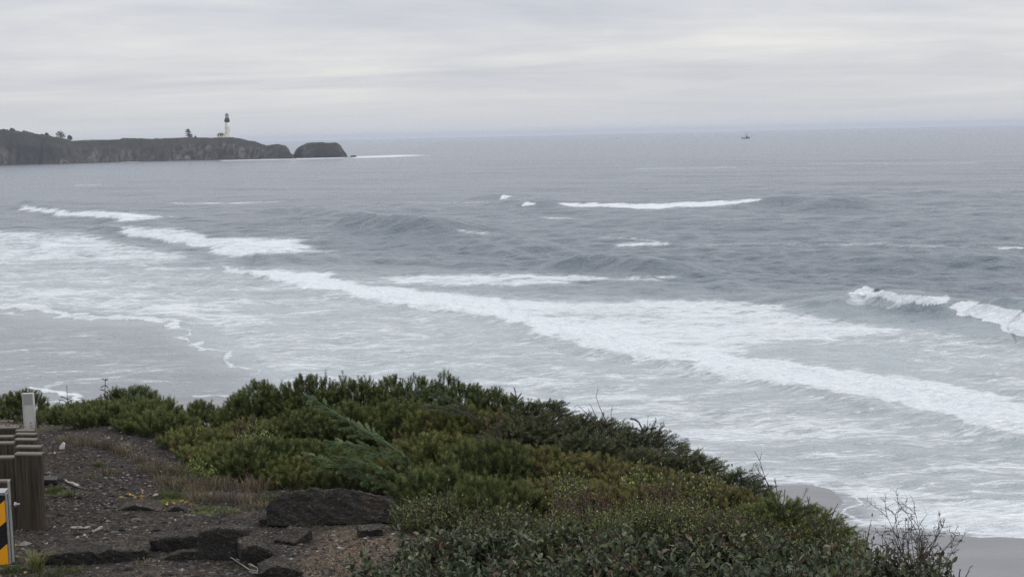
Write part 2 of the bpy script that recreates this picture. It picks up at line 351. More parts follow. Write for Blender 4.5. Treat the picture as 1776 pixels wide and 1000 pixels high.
wy = (fbm(X / 9 + 40, Y / 11, 4, 107, .62) - .5) * 10 + (fbm(X / 1.3, Y / 2.6, 3, 109, .6) - .5) * 3.0
ws_ = (sstep(50, 160, Y) * .75 + .25) * (1 - .65 * np.exp(-((X - 55) / 22) ** 2 - ((Y - 165) / 25) ** 2))
p2x, p2y = proj(np.stack([X + wx * ws_, Y + wy * ws_, Z], -1))         # foam lies where the raised water carries it
fm = np.where(far, 0, sample(foam, p2x, p2y))
lump = fbm(X / 1.1, Y / 1.6, 4, 40, .6) - .5
Z += np.clip(fm - .7, 0, .4) * 1.25 * lump * sstep(3, 1.2, pix) + np.clip(fm - .25, 0, .3) * .25 * lump * sstep(3, 1, pix)
Z *= (1 - .97 * sstep(-14, -1, bs))
Z += .012
keep = bs < 10
Vs = np.stack([X, Y, Z], -1).reshape(-1, 3)
R_, C_ = X.shape
idx = np.arange(R_ * C_).reshape(R_, C_)
q = np.stack([idx[1:, :-1], idx[1:, 1:], idx[:-1, 1:], idx[:-1, :-1]], -1)
kq = keep[1:, :-1] | keep[1:, 1:] | keep[:-1, 1:] | keep[:-1, :-1]

m_sea, t, b = material('sea water and foam', rough=.2, spec=.5)
pos = geo_pos(t)
af = N(t, 'ShaderNodeAttribute', attribute_name='foam').outputs['Fac']
at = N(t, 'ShaderNodeAttribute', attribute_name='turb').outputs['Fac']
aw = N(t, 'ShaderNodeAttribute', attribute_name='wash').outputs['Fac']
warp = noise(t, mapping(t, pos, (.12, .12, .12)), 1, 3)
st1 = noise(t, mapping(t, pos, (.24, .9, .5), (0, 0, math.radians(-6))), 1.0, 7, .66, .9)
st2 = noise(t, mapping(t, pos, (.06, .16, .2), (0, 0, math.radians(-14))), 1.0, 5, .6, .8)
st3 = noise(t, mapping(t, pos, (1.1, 2.4, 2)), 1.0, 5, .7, .8)
def lace(sc, seed):
    n_ = noise(t, mapping(t, pos, sc, (0, 0, math.radians(-8)), (seed, seed, 0)), 1.0, 4, .6, 1.2)
    return mth(t, 'SUBTRACT', 1.0, mth(t, 'MULTIPLY', mth(t, 'ABSOLUTE', mth(t, 'SUBTRACT', n_, .5)), 9.0), clamp=True)
la = mth(t, 'MAXIMUM', lace((.20, .62, .4), 3), mth(t, 'MULTIPLY', lace((.55, 1.5, 1), 9), .8))
sn = mth(t, 'ADD', mth(t, 'ADD', mth(t, 'MULTIPLY', st1, 1.15), mth(t, 'MULTIPLY', st2, 1.0)), mth(t, 'MULTIPLY', st3, .7))
sn = mth(t, 'ADD', mth(t, 'SUBTRACT', sn, 1.50), mth(t, 'MULTIPLY', la, .22))
cov = mth(t, 'ADD', af, mth(t, 'MULTIPLY', sn, 1.15))
hasf = mth(t, 'MULTIPLY', af, 9.0, clamp=True)
soft_ = mth(t, 'MULTIPLY', mth(t, 'SUBTRACT', cov, .12), 1.3, clamp=True)
hard_ = mth(t, 'MULTIPLY', mth(t, 'SUBTRACT', cov, .38), 3.4, clamp=True)
ff = mth(t, 'MULTIPLY', mth(t, 'ADD', mth(t, 'MULTIPLY', soft_, .58), mth(t, 'MULTIPLY', hard_, .42)), hasf)
deep = mixc(t, noise(t, mapping(t, pos, (.004, .012, 0)), 1, 4), (.084, .112, .146), (.114, .144, .178))
shal = mixc(t, st2, (.255, .305, .335), (.345, .388, .418))
wcol = mixc(t, at, deep, shal)
sandw = mixc(t, st2, (.128, .142, .168), (.198, .214, .243))
wcol = mixc(t, aw, wcol, sandw)
fcol = mixc(t, st3, (.54, .585, .63), (.76, .80, .84))
bc = mixc(t, ff, wcol, fcol)
t.links.new(bc, b.inputs['Base Color'])
rg = N(t, 'ShaderNodeMapRange'); t.links.new(ff, rg.inputs[0]); rg.inputs[3].default_value = .22; rg.inputs[4].default_value = .9
t.links.new(rg.outputs[0], b.inputs['Roughness'])
t.links.new(mth(t, 'SUBTRACT', .5, mth(t, 'MULTIPLY', ff, .35)), b.inputs['Specular IOR Level'])
b.inputs['IOR'].default_value = 1.333
w1 = noise(t, mapping(t, pos, (.5, .75, .6), (0, 0, math.radians(35))), 1.0, 6, .62, .3)
w2 = noise(t, mapping(t, pos, (.05, .10, .1), (0, 0, math.radians(30))), 1.0, 5, .6, .3)
w3 = noise(t, mapping(t, pos, (.13, .26, .2), (0, 0, math.radians(14))), 1.0, 4, .6, .4)
hh = mth(t, 'ADD', mth(t, 'ADD', mth(t, 'MULTIPLY', w1, .52), mth(t, 'MULTIPLY', w3, 1.9)), mth(t, 'MULTIPLY', w2, 1.3))
hh = mth(t, 'MULTIPLY', hh, mth(t, 'SUBTRACT', 1.0, mth(t, 'ADD', mth(t, 'MULTIPLY', aw, .78), mth(t, 'MULTIPLY', mth(t, 'MULTIPLY', at, .5), mth(t, 'SUBTRACT', 1.0, aw)))))
hh = mth(t, 'ADD', hh, mth(t, 'MULTIPLY', mth(t, 'MULTIPLY', ff, st3), .35))
bump(t, b, hh, 1.0, .9)
sea = mk('sea', Vs, [q[kq]], m_sea, smooth=True, attrs={'foam': fm, 'turb': tb, 'wash': ws})
setp(sea, kind='structure')

# ------------------------------------------------------------------ beach
rows_b = np.concatenate([np.geomspace(120, 420, 60)[:-1], np.arange(420, 1500, 2.2)])
db = H * F / rows_b; cb = np.linspace(-.55, .55, 700)
Yb = np.repeat(db[:, None], len(cb), 1); Xb = Yb * cb[None]
pbx, pby = proj(np.stack([Xb, Yb, np.zeros_like(Xb)], -1))
sb = sample(bedsd, pbx, pby); sb = np.where(pby > GY1 - 2, 90, sb)
Zb = np.where(sb > 0, np.minimum(sb, 160) * .0042, np.maximum(sb, -60) * .02) + (fbm(Xb / 3, Yb / 3, 3, 8) - .5) * .03 * (sb > 0)
ib = np.arange(Xb.size).reshape(Xb.shape)
m_sand, t, b = material('wet sand', rough=.3, spec=.5)
pos = geo_pos(t)
s1 = noise(t, mapping(t, pos, (.10, .3, .2)), 1.0, 5, .6, .4); s2 = noise(t, mapping(t, pos, (.5, 2.2, 1)), 1.0, 5, .6)
t.links.new(mixc(t, s1, (.108, .113, .126), (.146, .151, .165)), b.inputs['Base Color'])
t.links.new(ramp(t, s1, [(.35, (.2,) * 3), (.65, (.42,) * 3)]), b.inputs['Roughness'])
bump(t, b, s2, .012, .6)
beach = mk('beach', np.stack([Xb, Yb, Zb], -1).reshape(-1, 3), [np.stack([ib[1:, :-1], ib[1:, 1:], ib[:-1, 1:], ib[:-1, :-1]], -1).reshape(-1, 4)], m_sand, smooth=True)
setp(beach, kind='structure')

# ------------------------------------------------------------------ headland
TOP = np.array([(-420, 214), (-200, 219), (-60, 222), (0, 224), (25, 227), (60, 230), (85, 235), (105, 238), (124, 241), (134, 244.5), (152, 243.5), (180, 243), (215, 242.5), (224, 239.5), (250, 240), (272, 241), (312, 239), (340, 238), (375, 238.7), (412, 238), (425, 240), (440, 243.6), (452, 245), (460, 249), (470, 253), (476, 251.2), (490, 250.2), (503, 252.5), (508, 258), (511, 266), (516, 270), (520, 277)], float)
WAT = np.array([(-420, 296), (0, 287), (100, 284.5), (230, 280.5), (360, 277.5), (521, 275)], float)
def wdist(px):                       # distance of the waterline under the headland
    py_ = np.interp(px, WAT[:, 0], WAT[:, 1]); return onz(px, py_)[..., 1]
hpx = np.arange(-420, 521, .9); hd = wdist(hpx)
off = np.concatenate([np.linspace(-8, 44, 40), np.linspace(48, 120, 16), np.linspace(130, 420, 12)])
pxg, og = np.meshgrid(hpx, off); dg = hd[None] + og
edge = np.interp(pxg, [-420, 300, 470, 508, 520], [40, 40, 34, 24, 14])
ztop = P(pxg, np.interp(pxg, TOP[:, 0], TOP[:, 1]), hd[None] + edge)[..., 2]
xw = (pxg - 888) / F * dg
ztop = ztop + (1.6 * (fbm(xw / 9, og / 30, 4, 63, .6) - .5) + 1.7 * np.clip(fbm(xw / 4.5, og / 6, 3, 64) - .48, 0, 1) * 4 * sstep(140, 60, pxg)) * sstep(20, 40, og)
gull = 30 * (fbm(xw / 24, og / 60, 5, 51, .6) - .5) + 13 * (fbm(xw / 7, og / 20, 3, 57) - .5)
big = 12 * np.sin(xw / 55 + 1) * sstep(0, 20, og)
tt = np.clip((og + gull * sstep(edge, edge * .3, og) + big * .5 * sstep(edge, edge * .5, og)) / edge, -0.3, 1)
pr = np.where(tt < 0, tt * 12 / np.maximum(ztop, 1), .62 * sstep(0, .42, tt) + .38 * sstep(.25, 1, tt))
zz = ztop * pr
zz = zz + 4.2 * (fbm(xw / 6, og / 4, 4, 61, .6) - .5) * sstep(0, .2, tt) * sstep(1, .85, tt)
zz -= (np.clip(og - edge - 30, 0, None) * .02) * (og > edge + 30)
zz = np.where(og > 300, zz * sstep(420, 300, og) - 3 * sstep(380, 420, og), zz)
zz[0] = -3
ih = np.arange(xw.size).reshape(xw.shape)
m_head, t, b = material('headland turf and basalt', rough=.95, spec=.15)
pos = geo_pos(t); nrm = t.nodes.new('ShaderNodeNewGeometry').outputs['True Normal']
sp = N(t, 'ShaderNodeSeparateXYZ'); t.links.new(nrm, sp.inputs[0]); spz = N(t, 'ShaderNodeSeparateXYZ'); t.links.new(pos, spz.inputs[0])
a1 = noise(t, mapping(t, pos, (.05, .05, .09)), 1, 5, .62, .6); a2 = noise(t, mapping(t, pos, (.16, .16, .10)), 1, 5, .65, .5)
rock = ramp(t, a2, [(.38, (.030, .029, .032)), (.48, (.070, .064, .062)), (.56, (.12, .11, .105)), (.68, (.20, .185, .175))])
dark = ramp(t, a2, [(.3, (.022, .024, .022)), (.7, (.055, .052, .048))])
turf = ramp(t, a1, [(.3, (.026, .027, .025)), (.55, (.040, .038, .032)), (.75, (.060, .054, .044))])
low = N(t, 'ShaderNodeMapRange'); t.links.new(mth(t, 'ADD', spz.outputs[2], mth(t, 'MULTIPLY', a1, -34)), low.inputs[0]); low.inputs[1].default_value = 5; low.inputs[2].default_value = -2.0
pm = mth(t, 'MULTIPLY', low.outputs[0], ramp(t, noise(t, mapping(t, pos, (.022, .022, .01), loc=(5, 2, 0)), 1, 3), [(.40, (0,) * 3), (.54, (1,) * 3)]))
cl = mixc(t, pm, dark, rock)
up = N(t, 'ShaderNodeMapRange'); t.links.new(sp.outputs[2], up.inputs[0]); up.inputs[1].default_value = .45; up.inputs[2].default_value = .8
t.links.new(mixc(t, up.outputs[0], cl, turf), b.inputs['Base Color'])
bump(t, b, a2, 2.0, .8)
head = mk('headland', np.stack([xw, dg, zz], -1).reshape(-1, 3), [np.stack([ih[:-1, :-1], ih[:-1, 1:], ih[1:, 1:], ih[1:, :-1]], -1).reshape(-1, 4)], m_head, smooth=True)
setp(head, kind='structure')

def rockmesh(name, cpx, wpx, topy, basey, label, cat, dome=2.4, seed=1, depth=.7, flatl=0.0):
    d = float(onz(cpx, basey)[1]); c = P(cpx, basey, d + 8); r = wpx / 2 / F * d; h = float(P(cpx, topy, d + 8)[2])
    n, mm = 64, 22; th = np.linspace(0, 2 * math.pi, n, endpoint=False); k = np.linspace(0, 1, mm)
    TH, K = np.meshgrid(th, k); rr = np.cos(K * math.pi / 2) ** (1 / dome * 1.2); zz_ = np.sin(K * math.pi / 2) ** .8
    fl = 1 + .34 * (fbm(np.cos(TH) * 2 + 5, np.sin(TH) * 2 + K * 3, 4, seed) - .5) * (1 - K)
    x = r * rr * np.cos(TH) * fl; y = r * depth * rr * np.sin(TH) * fl
    z = (h + 4) * zz_ * (1 + .2 * (fbm(x / r * 3, y / r * 3 + 4, 4, seed + 9) - .5)) - 4 + flatl * x / r * h * K
    I = np.arange(TH.size).reshape(TH.shape)
    Q = np.stack([I[:-1], np.roll(I[:-1], -1, 1), np.roll(I[1:], -1, 1), I[1:]], -1).reshape(-1, 4)
    o = mk(name, np.stack([x + c[0], y + c[1], z], -1).reshape(-1, 3), [Q], m_head, smooth=True)
    return setp(o, label, cat)
rockmesh('sea_stack', 556, 90, 247.5, 273.5, 'rounded dark islet rock standing in the sea off the tip of the headland', 'rock', 2.6, 3)
rockmesh('rock', 613, 15, 269.5, 272.5, 'small low rock awash to the right of the rounded islet', 'rock', 2, 5)

# lighthouse
m_white, t, b = material('whitewashed masonry', rough=.7)
t.links.new(mixc(t, noise(t, mapping(t, geo_pos(t), (.5, .5, .12)), 1, 4), (.68, .66, .60), (.84, .82, .77)), b.inputs['Base Color'])
m_black, _, _ = material('black painted iron', (.012, .013, .018), .5, .4)
m_roof, t, b = material('dark shingle roof', rough=.8)
t.links.new(mixc(t, noise(t, geo_pos(t), 1.5, 4), (.035, .036, .042), (.07, .068, .07)), b.inputs['Base Color'])
m_glass, _, _ = material('lantern glass', (.45, .5, .55), .15, .6)
m_win, _, _ = material('dark window glass', (.02, .022, .026), .2, .5)
LD = float(wdist(395)) + 62
lb = P(395, 238.4, LD); pxm = LD / F
hz0 = np.interp(395, TOP[:, 0], TOP[:, 1])
lh = empty('lighthouse', lb, 'tall white tapered lighthouse tower with black lantern on the headland', 'lighthouse')
def L(z): return z * pxm          # photo pixels to metres there
zb = lb[2] - 2.0
MB().lathe((lb[0], lb[1], 0), [(L(5.6), zb), (L(5.6), zb + 2 + L(1.6)), (L(5.0), zb + 2 + L(3)), (L(4.85), zb + 2 + L(8)), (L(4.3), zb + 2 + L(18)), (L(4.05), zb + 2 + L(25.4))], 32).build('tower', m_white, lh, True)
zt = lb[2] + L(25.4)
MB().lathe((lb[0], lb[1], 0), [(L(3.9), zt), (L(4.0), zt + L(1.5)), (L(4.6), zt + L(2.8)), (L(5.1), zt + L(3.1)), (L(5.1), zt + L(3.6)), (L(3.7), zt + L(3.7)), (L(3.6), zt + L(8))], 24).build('gallery', m_black, lh)
mb = MB()
for k in range(20):
    a = k * math.pi / 10; x, y = lb[0] + L(4.9) * math.cos(a), lb[1] + L(4.9) * math.sin(a)
    mb.tube([(x, y, zt + L(3.5)), (x, y, zt + L(5.2))], .07, 4)
for zr in (4.3, 5.2):
    mb.tube([(lb[0] + L(4.9) * math.cos(a), lb[1] + L(4.9) * math.sin(a), zt + L(zr)) for a in np.linspace(0, 2 * math.pi, 25)], .07, 4, cap=False)
mb.build('railing', m_black, lh)
MB().lathe((lb[0], lb[1], 0), [(L(2.6), zt + L(8)), (L(2.6), zt + L(13.4))], 12).build('lantern', m_glass, lh)
mb = MB()
for k in range(12):
    a = (k + .5) * math.pi / 6; x, y = lb[0] + L(2.7) * math.cos(a), lb[1] + L(2.7) * math.sin(a)
    mb.tube([(x, y, zt + L(8)), (x, y, zt + L(13.4))], .1, 4)
mb.build('lantern_frame', m_black, lh)
MB().lathe((lb[0], lb[1], 0), [(L(3.0), zt + L(13.3)), (L(3.1), zt + L(13.7)), (L(1.6), zt + L(14.8)), (L(.6), zt + L(15.3)), (L(.55), zt + L(16)), (L(.12), zt + L(16.3)), (L(.1), zt + L(17.4))], 16).build('lantern_roof', m_black, lh)
for k, (zw, sx) in enumerate(((8, -1.6), (16, -1.4), (22.5, -1.2))):
    MB().box((lb[0] + L(sx), lb[1] - L(4.2), lb[2] + L(zw)), (.7, 1.6, 1.5)).build('window', m_win, lh)
# oil house
oc = P(383.2, 236.9, LD - 8); oh = empty('oil_house', oc, 'low white house with dark roof and two chimneys beside the lighthouse', 'house')
w_, dpt, hw = L(11.5), 6.5, L(3.2)
MB().box((oc[0], oc[1], oc[2] + hw / 2 - 1), (w_, dpt, hw + 2)).build('wall', m_white, oh)
e = .5; z0, z1 = oc[2] + hw + .02, oc[2] + hw + L(2.8)
V = [(oc[0] - w_ / 2 - e, oc[1] - dpt / 2 - e, z0), (oc[0] + w_ / 2 + e, oc[1] - dpt / 2 - e, z0), (oc[0] + w_ / 2 + e, oc[1] + dpt / 2 + e, z0), (oc[0] - w_ / 2 - e, oc[1] + dpt / 2 + e, z0), (oc[0] - w_ / 4, oc[1], z1), (oc[0] + w_ / 4, oc[1], z1)]
mb = MB(); mb.add(V, [[0, 1, 5, 4], [2, 3, 4, 5], [3, 2, 1, 0]]); mb.F.append(np.array([[1, 2, 5], [3, 0, 4]])); mb.build('roof', m_roof, oh)
for sx in (-1.9, 1.7):
    MB().box((oc[0] + L(sx), oc[1], z1 + .5), (L(1.15), 1.0, L(3.6))).build('chimney', m_white, oh)
for sx in (-3.6, .4, 3.0):
    MB().box((oc[0] + L(sx), oc[1] - dpt / 2, oc[2] + hw * .5), (1.1, .12, 1.9)).build('window', m_win, oh)

# foliage materials -------------------------------------------------
def leafmat(name, rough=.55, spec=.3, transl=.2):
    m = bpy.data.materials.new(name); m.use_nodes = True; t = m.node_tree; b = t.nodes['Principled BSDF']
    at_ = N(t, 'ShaderNodeAttribute', attribute_name='Col'); t.links.new(at_.outputs['Color'], b.inputs['Base Color'])
    b.inputs['Roughness'].default_value = rough; b.inputs['Specular IOR Level'].default_value = spec
    tr = N(t, 'ShaderNodeBsdfTranslucent'); t.links.new(at_.outputs['Color'], tr.inputs[0])
    mx = N(t, 'ShaderNodeMixShader', i_0=transl); t.links.new(b.outputs[0], mx.inputs[1]); t.links.new(tr.outputs[0], mx.inputs[2])
    t.links.new(mx.outputs[0], t.nodes['Material Output'].inputs[0]); return m
m_needle = leafmat('needles', .7, .10, .18); m_leaf = leafmat('leathery leaves', .40, .40, .15); m_grass = leafmat('dry grass', .8, .1, .2)
m_bark, t, b = material('bark', rough=.9, spec=.1)
t.links.new(mixc(t, noise(t, geo_pos(t), 30, 4), (.045, .038, .034), (.12, .105, .095)), b.inputs['Base Color'])

def unit(a): return a / (np.linalg.norm(a, axis=-1, keepdims=True) + 1e-9)
def frame(T, r):
    A = unit(np.cross(T, unit(r.normal(size=T.shape)))); return A, np.cross(T, A)
def brush(Pb, D, Ln, r, per=36, nl=.036, nw=.0034, lift=.75, curl=0.0, tip=1.0):
    """needles round each shoot: Pb base, D direction, Ln length -> verts, tris, shoot index"""
    n = len(Pb); u = np.tile((np.arange(per) + .5) / per, (n, 1)) + r.uniform(-.01, .01, (n, per)); u = u ** .85
    A, B = frame(D, r); ph = np.arange(per)[None] * 2.39996 + r.uniform(0, 6.28, (n, 1))
    c, s = np.cos(ph)[..., None], np.sin(ph)[..., None]
    org = Pb[:, None] + D[:, None] * (u * Ln[:, None])[..., None]
    rad = c * A[:, None] + s * B[:, None]
    lf = (lift + .9 * np.clip(u - .75, 0, 1) * 4 * tip)[..., None]
    nd = unit(rad + lf * D[:, None] + .18 * r.normal(size=rad.shape))
    side = unit(np.cross(nd, r.normal(size=nd.shape)))
    l = (nl * r.uniform(.75, 1.15, (n, per)))[..., None]
    tipv = org + nd * l
    V = np.stack([org - side * nw * .5, org + side * nw * .5, tipv + side * nw * .22, tipv - side * nw * .22], 2).reshape(-1, 3)
    m_ = n * per; Q = np.arange(m_ * 4).reshape(m_, 4)
    return V, Q, np.repeat(np.arange(n), per), u.ravel()
def vary(base, n, r, s=.22):
    c = np.array(base)[None] * (1 + s * r.normal(size=(n, 1))) * (1 + .08 * r.normal(size=(n, 3))); return np.clip(c, .004, .6)

# ------------------------------------------------------------------ bluff ground
EDGE = [(1700, 6.3), (1640, 7.0), (1570, 7.8), (1420, 9.2), (1270, 10.5), (1100, 11.8), (900, 13.2), (650, 14.0), (350, 15.0), (100, 16.2), (-300, 18.5), (-900, 22)]
EW = np.array([((p_ - 888) / F * d_, d_) for p_, d_ in EDGE]); EW = np.concatenate([[(3.2, 1), (2.9, 3.5)], EW])
def edgedist(x, y):
    q_ = np.stack([x, y], -1); best = np.full(x.shape, 1e9); sg = np.zeros(x.shape)
    for k in range(len(EW) - 1):
        a, b_ = EW[k], EW[k + 1]; e_ = b_ - a; t_ = np.clip(((q_ - a) @ e_) / (e_ @ e_), 0, 1); dd = q_ - a - t_[..., None] * e_
        d_ = np.linalg.norm(dd, axis=-1); s_ = dd @ np.array([e_[1], -e_[0]]); m_ = d_ < best
        best = np.where(m_, d_, best); sg = np.where(m_, np.sign(s_), sg)
    return best * sg
def gz(x, y):
    x = np.asarray(x, float); y = np.asarray(y, float)
    g = np.interp(y, [0, 4, 7, 8, 9, 10, 11.5, 13, 14.5, 18], [-1.65, -2.15, -2.52, -2.62, -2.71, -2.79, -2.88, -2.93, -3.0, -3.3])
    berm = .24 * np.exp(-((x + 3.9) / 1.1) ** 2) * sstep(9.5, 12.2, y) * sstep(16, 13.4, y)
    g = g + berm + .05 * (fbm(x * 1.3, y * 1.3, 4, 70) - .5) + .02 * (fbm(x * 6, y * 6, 3, 75) - .5)
    e_ = edgedist(x, y); o = np.clip(e_, 0, None)
    g = g - .9 * o * sstep(0, 1.2, o) - .25 * o - .3 * sstep(-.9, .4, e_)
    return np.maximum(H + g, -.3)
gxa = np.concatenate([np.linspace(-60, -8, 26)[:-1], np.linspace(-8, 5, 330)[:-1], np.linspace(5, 40, 60)])
gya = np.concatenate([np.linspace(-6, 5, 26)[:-1], np.linspace(5, 17, 320)[:-1], np.linspace(17, 46, 70)])
GXm, GYm = np.meshgrid(gxa, gya); GZ = gz(GXm, GYm)
ig = np.arange(GXm.size).reshape(GXm.shape)
gpx, gpy = proj(np.stack([GXm, np.maximum(GYm, 3), GZ], -1))
def blob(cx, cy, rx, ry): return np.exp(-(((gpx - cx) / rx) ** 2 + ((gpy - cy) / ry) ** 2))
tan = np.clip(blob(640, 935, 110, 34) + .8 * blob(560, 985, 120, 30) + .5 * blob(420, 890, 120, 12) + .5 * blob(250, 990, 160, 14), 0, 1)
turfm = np.clip(1.1 * blob(370, 885, 60, 9) + blob(290, 866, 40, 8) + blob(560, 902, 100, 5) + .9 * blob(105, 853, 40, 7) + .5 * blob(60, 990, 90, 30), 0, 1)
dryg = np.clip(sstep(-2.2, -1.2, edgedist(GXm, GYm)) * .9 + blob(330, 862, 120, 16) * .6, 0, 1)
m_grd, t, b = material('gravel soil', rough=.95, spec=.2)
pos = geo_pos(t)
vo = N(t, 'ShaderNodeTexVoronoi', i_Scale=42.0); t.links.new(mapping(t, pos, (1, 1, 1)), vo.inputs['Vector'])
vs = N(t, 'ShaderNodeTexVoronoi', i_Scale=95.0); t.links.new(pos, vs.inputs['Vector'])
hs = N(t, 'ShaderNodeSeparateColor'); t.links.new(vo.outputs['Color'], hs.inputs[0]); hs2 = N(t, 'ShaderNodeSeparateColor'); t.links.new(vs.outputs['Color'], hs2.inputs[0])
grv = ramp(t, hs.outputs[0], [(0, (.010, .009, .009)), (.55, (.024, .021, .020)), (.82, (.052, .045, .041)), (.95, (.105, .092, .083)), (1, (.23, .21, .19))])
grv2 = ramp(t, hs2.outputs[1], [(0, (.009, .008, .007)), (.6, (.026, .021, .018)), (.9, (.066, .054, .045)), (1, (.15, .125, .105))])
big_ = noise(t, pos, 2.2, 5, .6, .3)
c0 = mixc(t, ramp(t, big_, [(.42, (0,) * 3), (.58, (1,) * 3)]), grv, grv2)
tn = ramp(t, hs2.outputs[0], [(0, (.030, .022, .016)), (.5, (.072, .053, .037)), (.85, (.125, .090, .060)), (1, (.24, .20, .16))])
a_t = N(t, 'ShaderNodeAttribute', attribute_name='tan').outputs['Fac']; a_g = N(t, 'ShaderNodeAttribute', attribute_name='turf').outputs['Fac']; a_d = N(t, 'ShaderNodeAttribute', attribute_name='litter').outputs['Fac']
ns = noise(t, pos, 9, 4, .6)
def thr(a, k=3.0): return mth(t, 'MULTIPLY', mth(t, 'SUBTRACT', mth(t, 'ADD', a, mth(t, 'SUBTRACT', ns, .5)), .38), k, clamp=True)
c1 = mixc(t, thr(a_t), c0, tn)
lit = ramp(t, hs2.outputs[2], [(0, (.030, .024, .018)), (.6, (.075, .060, .042)), (1, (.16, .13, .09))])
c2 = mixc(t, thr(a_d), c1, lit)
gcol = ramp(t, hs2.outputs[0], [(0, (.030, .042, .014)), (1, (.095, .115, .035))])
t.links.new(mixc(t, thr(a_g, 2.2), c2, gcol), b.inputs['Base Color'])
bh = mth(t, 'ADD', mth(t, 'MULTIPLY', vo.outputs['Distance'], -.7), mth(t, 'ADD', mth(t, 'MULTIPLY', vs.outputs['Distance'], -.4), mth(t, 'MULTIPLY', ns, 1.0)))
bump(t, b, bh, .02, 1.0)
grd = mk('ground', np.stack([GXm, GYm, GZ], -1).reshape(-1, 3), [np.stack([ig[:-1, :-1], ig[:-1, 1:], ig[1:, 1:], ig[1:, :-1]], -1).reshape(-1, 4)], m_grd, smooth=True, attrs={'tan': tan, 'turf': turfm, 'litter': dryg})
setp(grd, kind='structure')
def gpt(px, py):                      # the ground under a photo pixel
    d = 5.0; r = ray(px, py); r = r / r[1]
    while d < 30 and H + r[2] * d > gz(r[0] * d, d): d += .02
    return np.array([r[0] * d, d, float(gz(r[0] * d, d))])

# ------------------------------------------------------------------ far trees, fence, boats
def flake_crown(name, lobes, n, size, base_col, parent, r):
    """leaf-sized faces through the lobes (cx,cy,cz,rx,ry,rz)"""
    w = np.array([l[3] * l[4] * l[5] for l in lobes]) ** .7; pick = r.choice(len(lobes), n, p=w / w.sum()); Lb = np.array(lobes)[pick]
    v = unit(r.normal(size=(n, 3))) * (r.uniform(.25, 1, (n, 1)) ** .5); c = Lb[:, :3] + v * Lb[:, 3:]
    a = unit(r.normal(size=(n, 3)) * np.array([1, 1, .5])); b_ = unit(np.cross(a, r.normal(size=(n, 3)))); s = size * r.uniform(.6, 1.4, (n, 1))
    V = np.stack([c - a * s, c + b_ * s * .5, c + a * s, c - b_ * s * .5], 1).reshape(-1, 3)
    return mk(name, V, [np.arange(n * 4).reshape(n, 4)], m_leaf, parent, np.repeat(vary(base_col, n, r, .3), 4, 0))
def far_tree(cx, toppy, basepy, wpx, label, shape, seed):
    r = np.random.default_rng(seed); d = float(wdist(cx)) + 70; s = d / F; bp = P(cx, basepy + .9, d); h = (basepy + .9 - toppy) * s; w = wpx * s / 2
    o = empty('cypress_tree' if shape == 'lone' else 'windswept_tree', bp, label, 'tree', 'trees on the headland' if shape != 'lone' else None)
    lean = .12 * w
    mb = MB(); mb.tube([bp - [0, 0, 1.5], bp + [lean * .3, 0, h * .3], bp + [-lean, 0, h * .65], bp + [-lean * 1.3, 0, h * .95]], [.55, .42, .3, .12], 6)
    if shape == 'lone':
        lob = [(-.15, 0, .84, .50, .5, .10), (-.12, 0, .93, .26, .3, .07), (-.22, 0, .70, .72, .6, .07), (.05, 0, .60, .68, .6, .05), (.10, 0, .42, .66, .6, .08), (.25, 0, .30, .78, .6, .06), (-.35, 0, .46, .5, .4, .035), (.35, 0, .16, .6, .5, .09), (-.3, 0, .27, .5, .4, .03)]
        for a in lob[2:]:
            mb.tube([bp + [-lean * .6, 0, h * (a[2] - .12)], bp + [a[0] * w * 1.6, 0, h * a[2]]], [.2, .08], 4)
    elif shape == 'bush': lob = [(0, 0, .25, 1, 1, .35), (-.1, 0, .58, .6, .6, .36), (.3, 0, .4, .55, .6, .34)]
    else: lob = [(-.35, 0, .60, .6, .6, .26), (.0, 0, .78, .6, .6, .22), (.45, 0, .48, .55, .5, .26), (-.1, 0, .3, .9, .6, .3), (.35, 0, .2, .75, .5, .25)]
    mb.build('trunk', m_bark, o)
    flake_crown('crown', [(bp[0] + a[0] * w, bp[1] + a[1] * w, bp[2] + a[2] * h, a[3] * w, a[4] * w, a[5] * h) for a in lob], 900 if shape == 'lone' else 600, .55, (.020, .026, .018), o, r)
far_tree(327.5, 223.5, 238.6, 15, 'lone windswept tree with flat layered branches left of the lighthouse', 'lone', 1)
far_tree(105, 227, 238.4, 17, 'broad dark tree at the step where the high left hill drops', 'clump', 2)
far_tree(121, 234, 242.2, 9, 'small dark tree just right of the broad tree on the hill step', 'clump', 3)
far_tree(21, 221.5, 227.4, 12, 'rounded dark bush on the hilltop at the far left of the headland', 'bush', 4)
far_tree(81, 229.8, 234.6, 8, 'small pointed bush on the hilltop between the rounded bush and the broad tree', 'bush', 5)
far_tree(339, 235.2, 238.4, 3.2, 'tiny dark bush just right of the lone layered tree', 'bush', 6)
m_pale, _, _ = material('pale paint', (.62, .62, .6), .7)
fd = float(wdist(168)) + 60; fo_ = empty('fence', P(168, 243.6, fd), 'low pale rail fence on the saddle of the headland', 'fence')
mb = MB()
for zz_ in (.4, 1.0): mb.tube([P(x, 243.3, fd) + [0, 0, zz_] for x in (146, 160, 176, 191)], .16, 4)
mb.build('rail', m_pale, fo_)
for x in np.linspace(147, 190, 10):
    p_ = P(x, 243.3, fd); MB().tube([p_ - [0, 0, 1], p_ + [0, 0, 1.3]], .2, 4).build('post', m_pale, fo_)

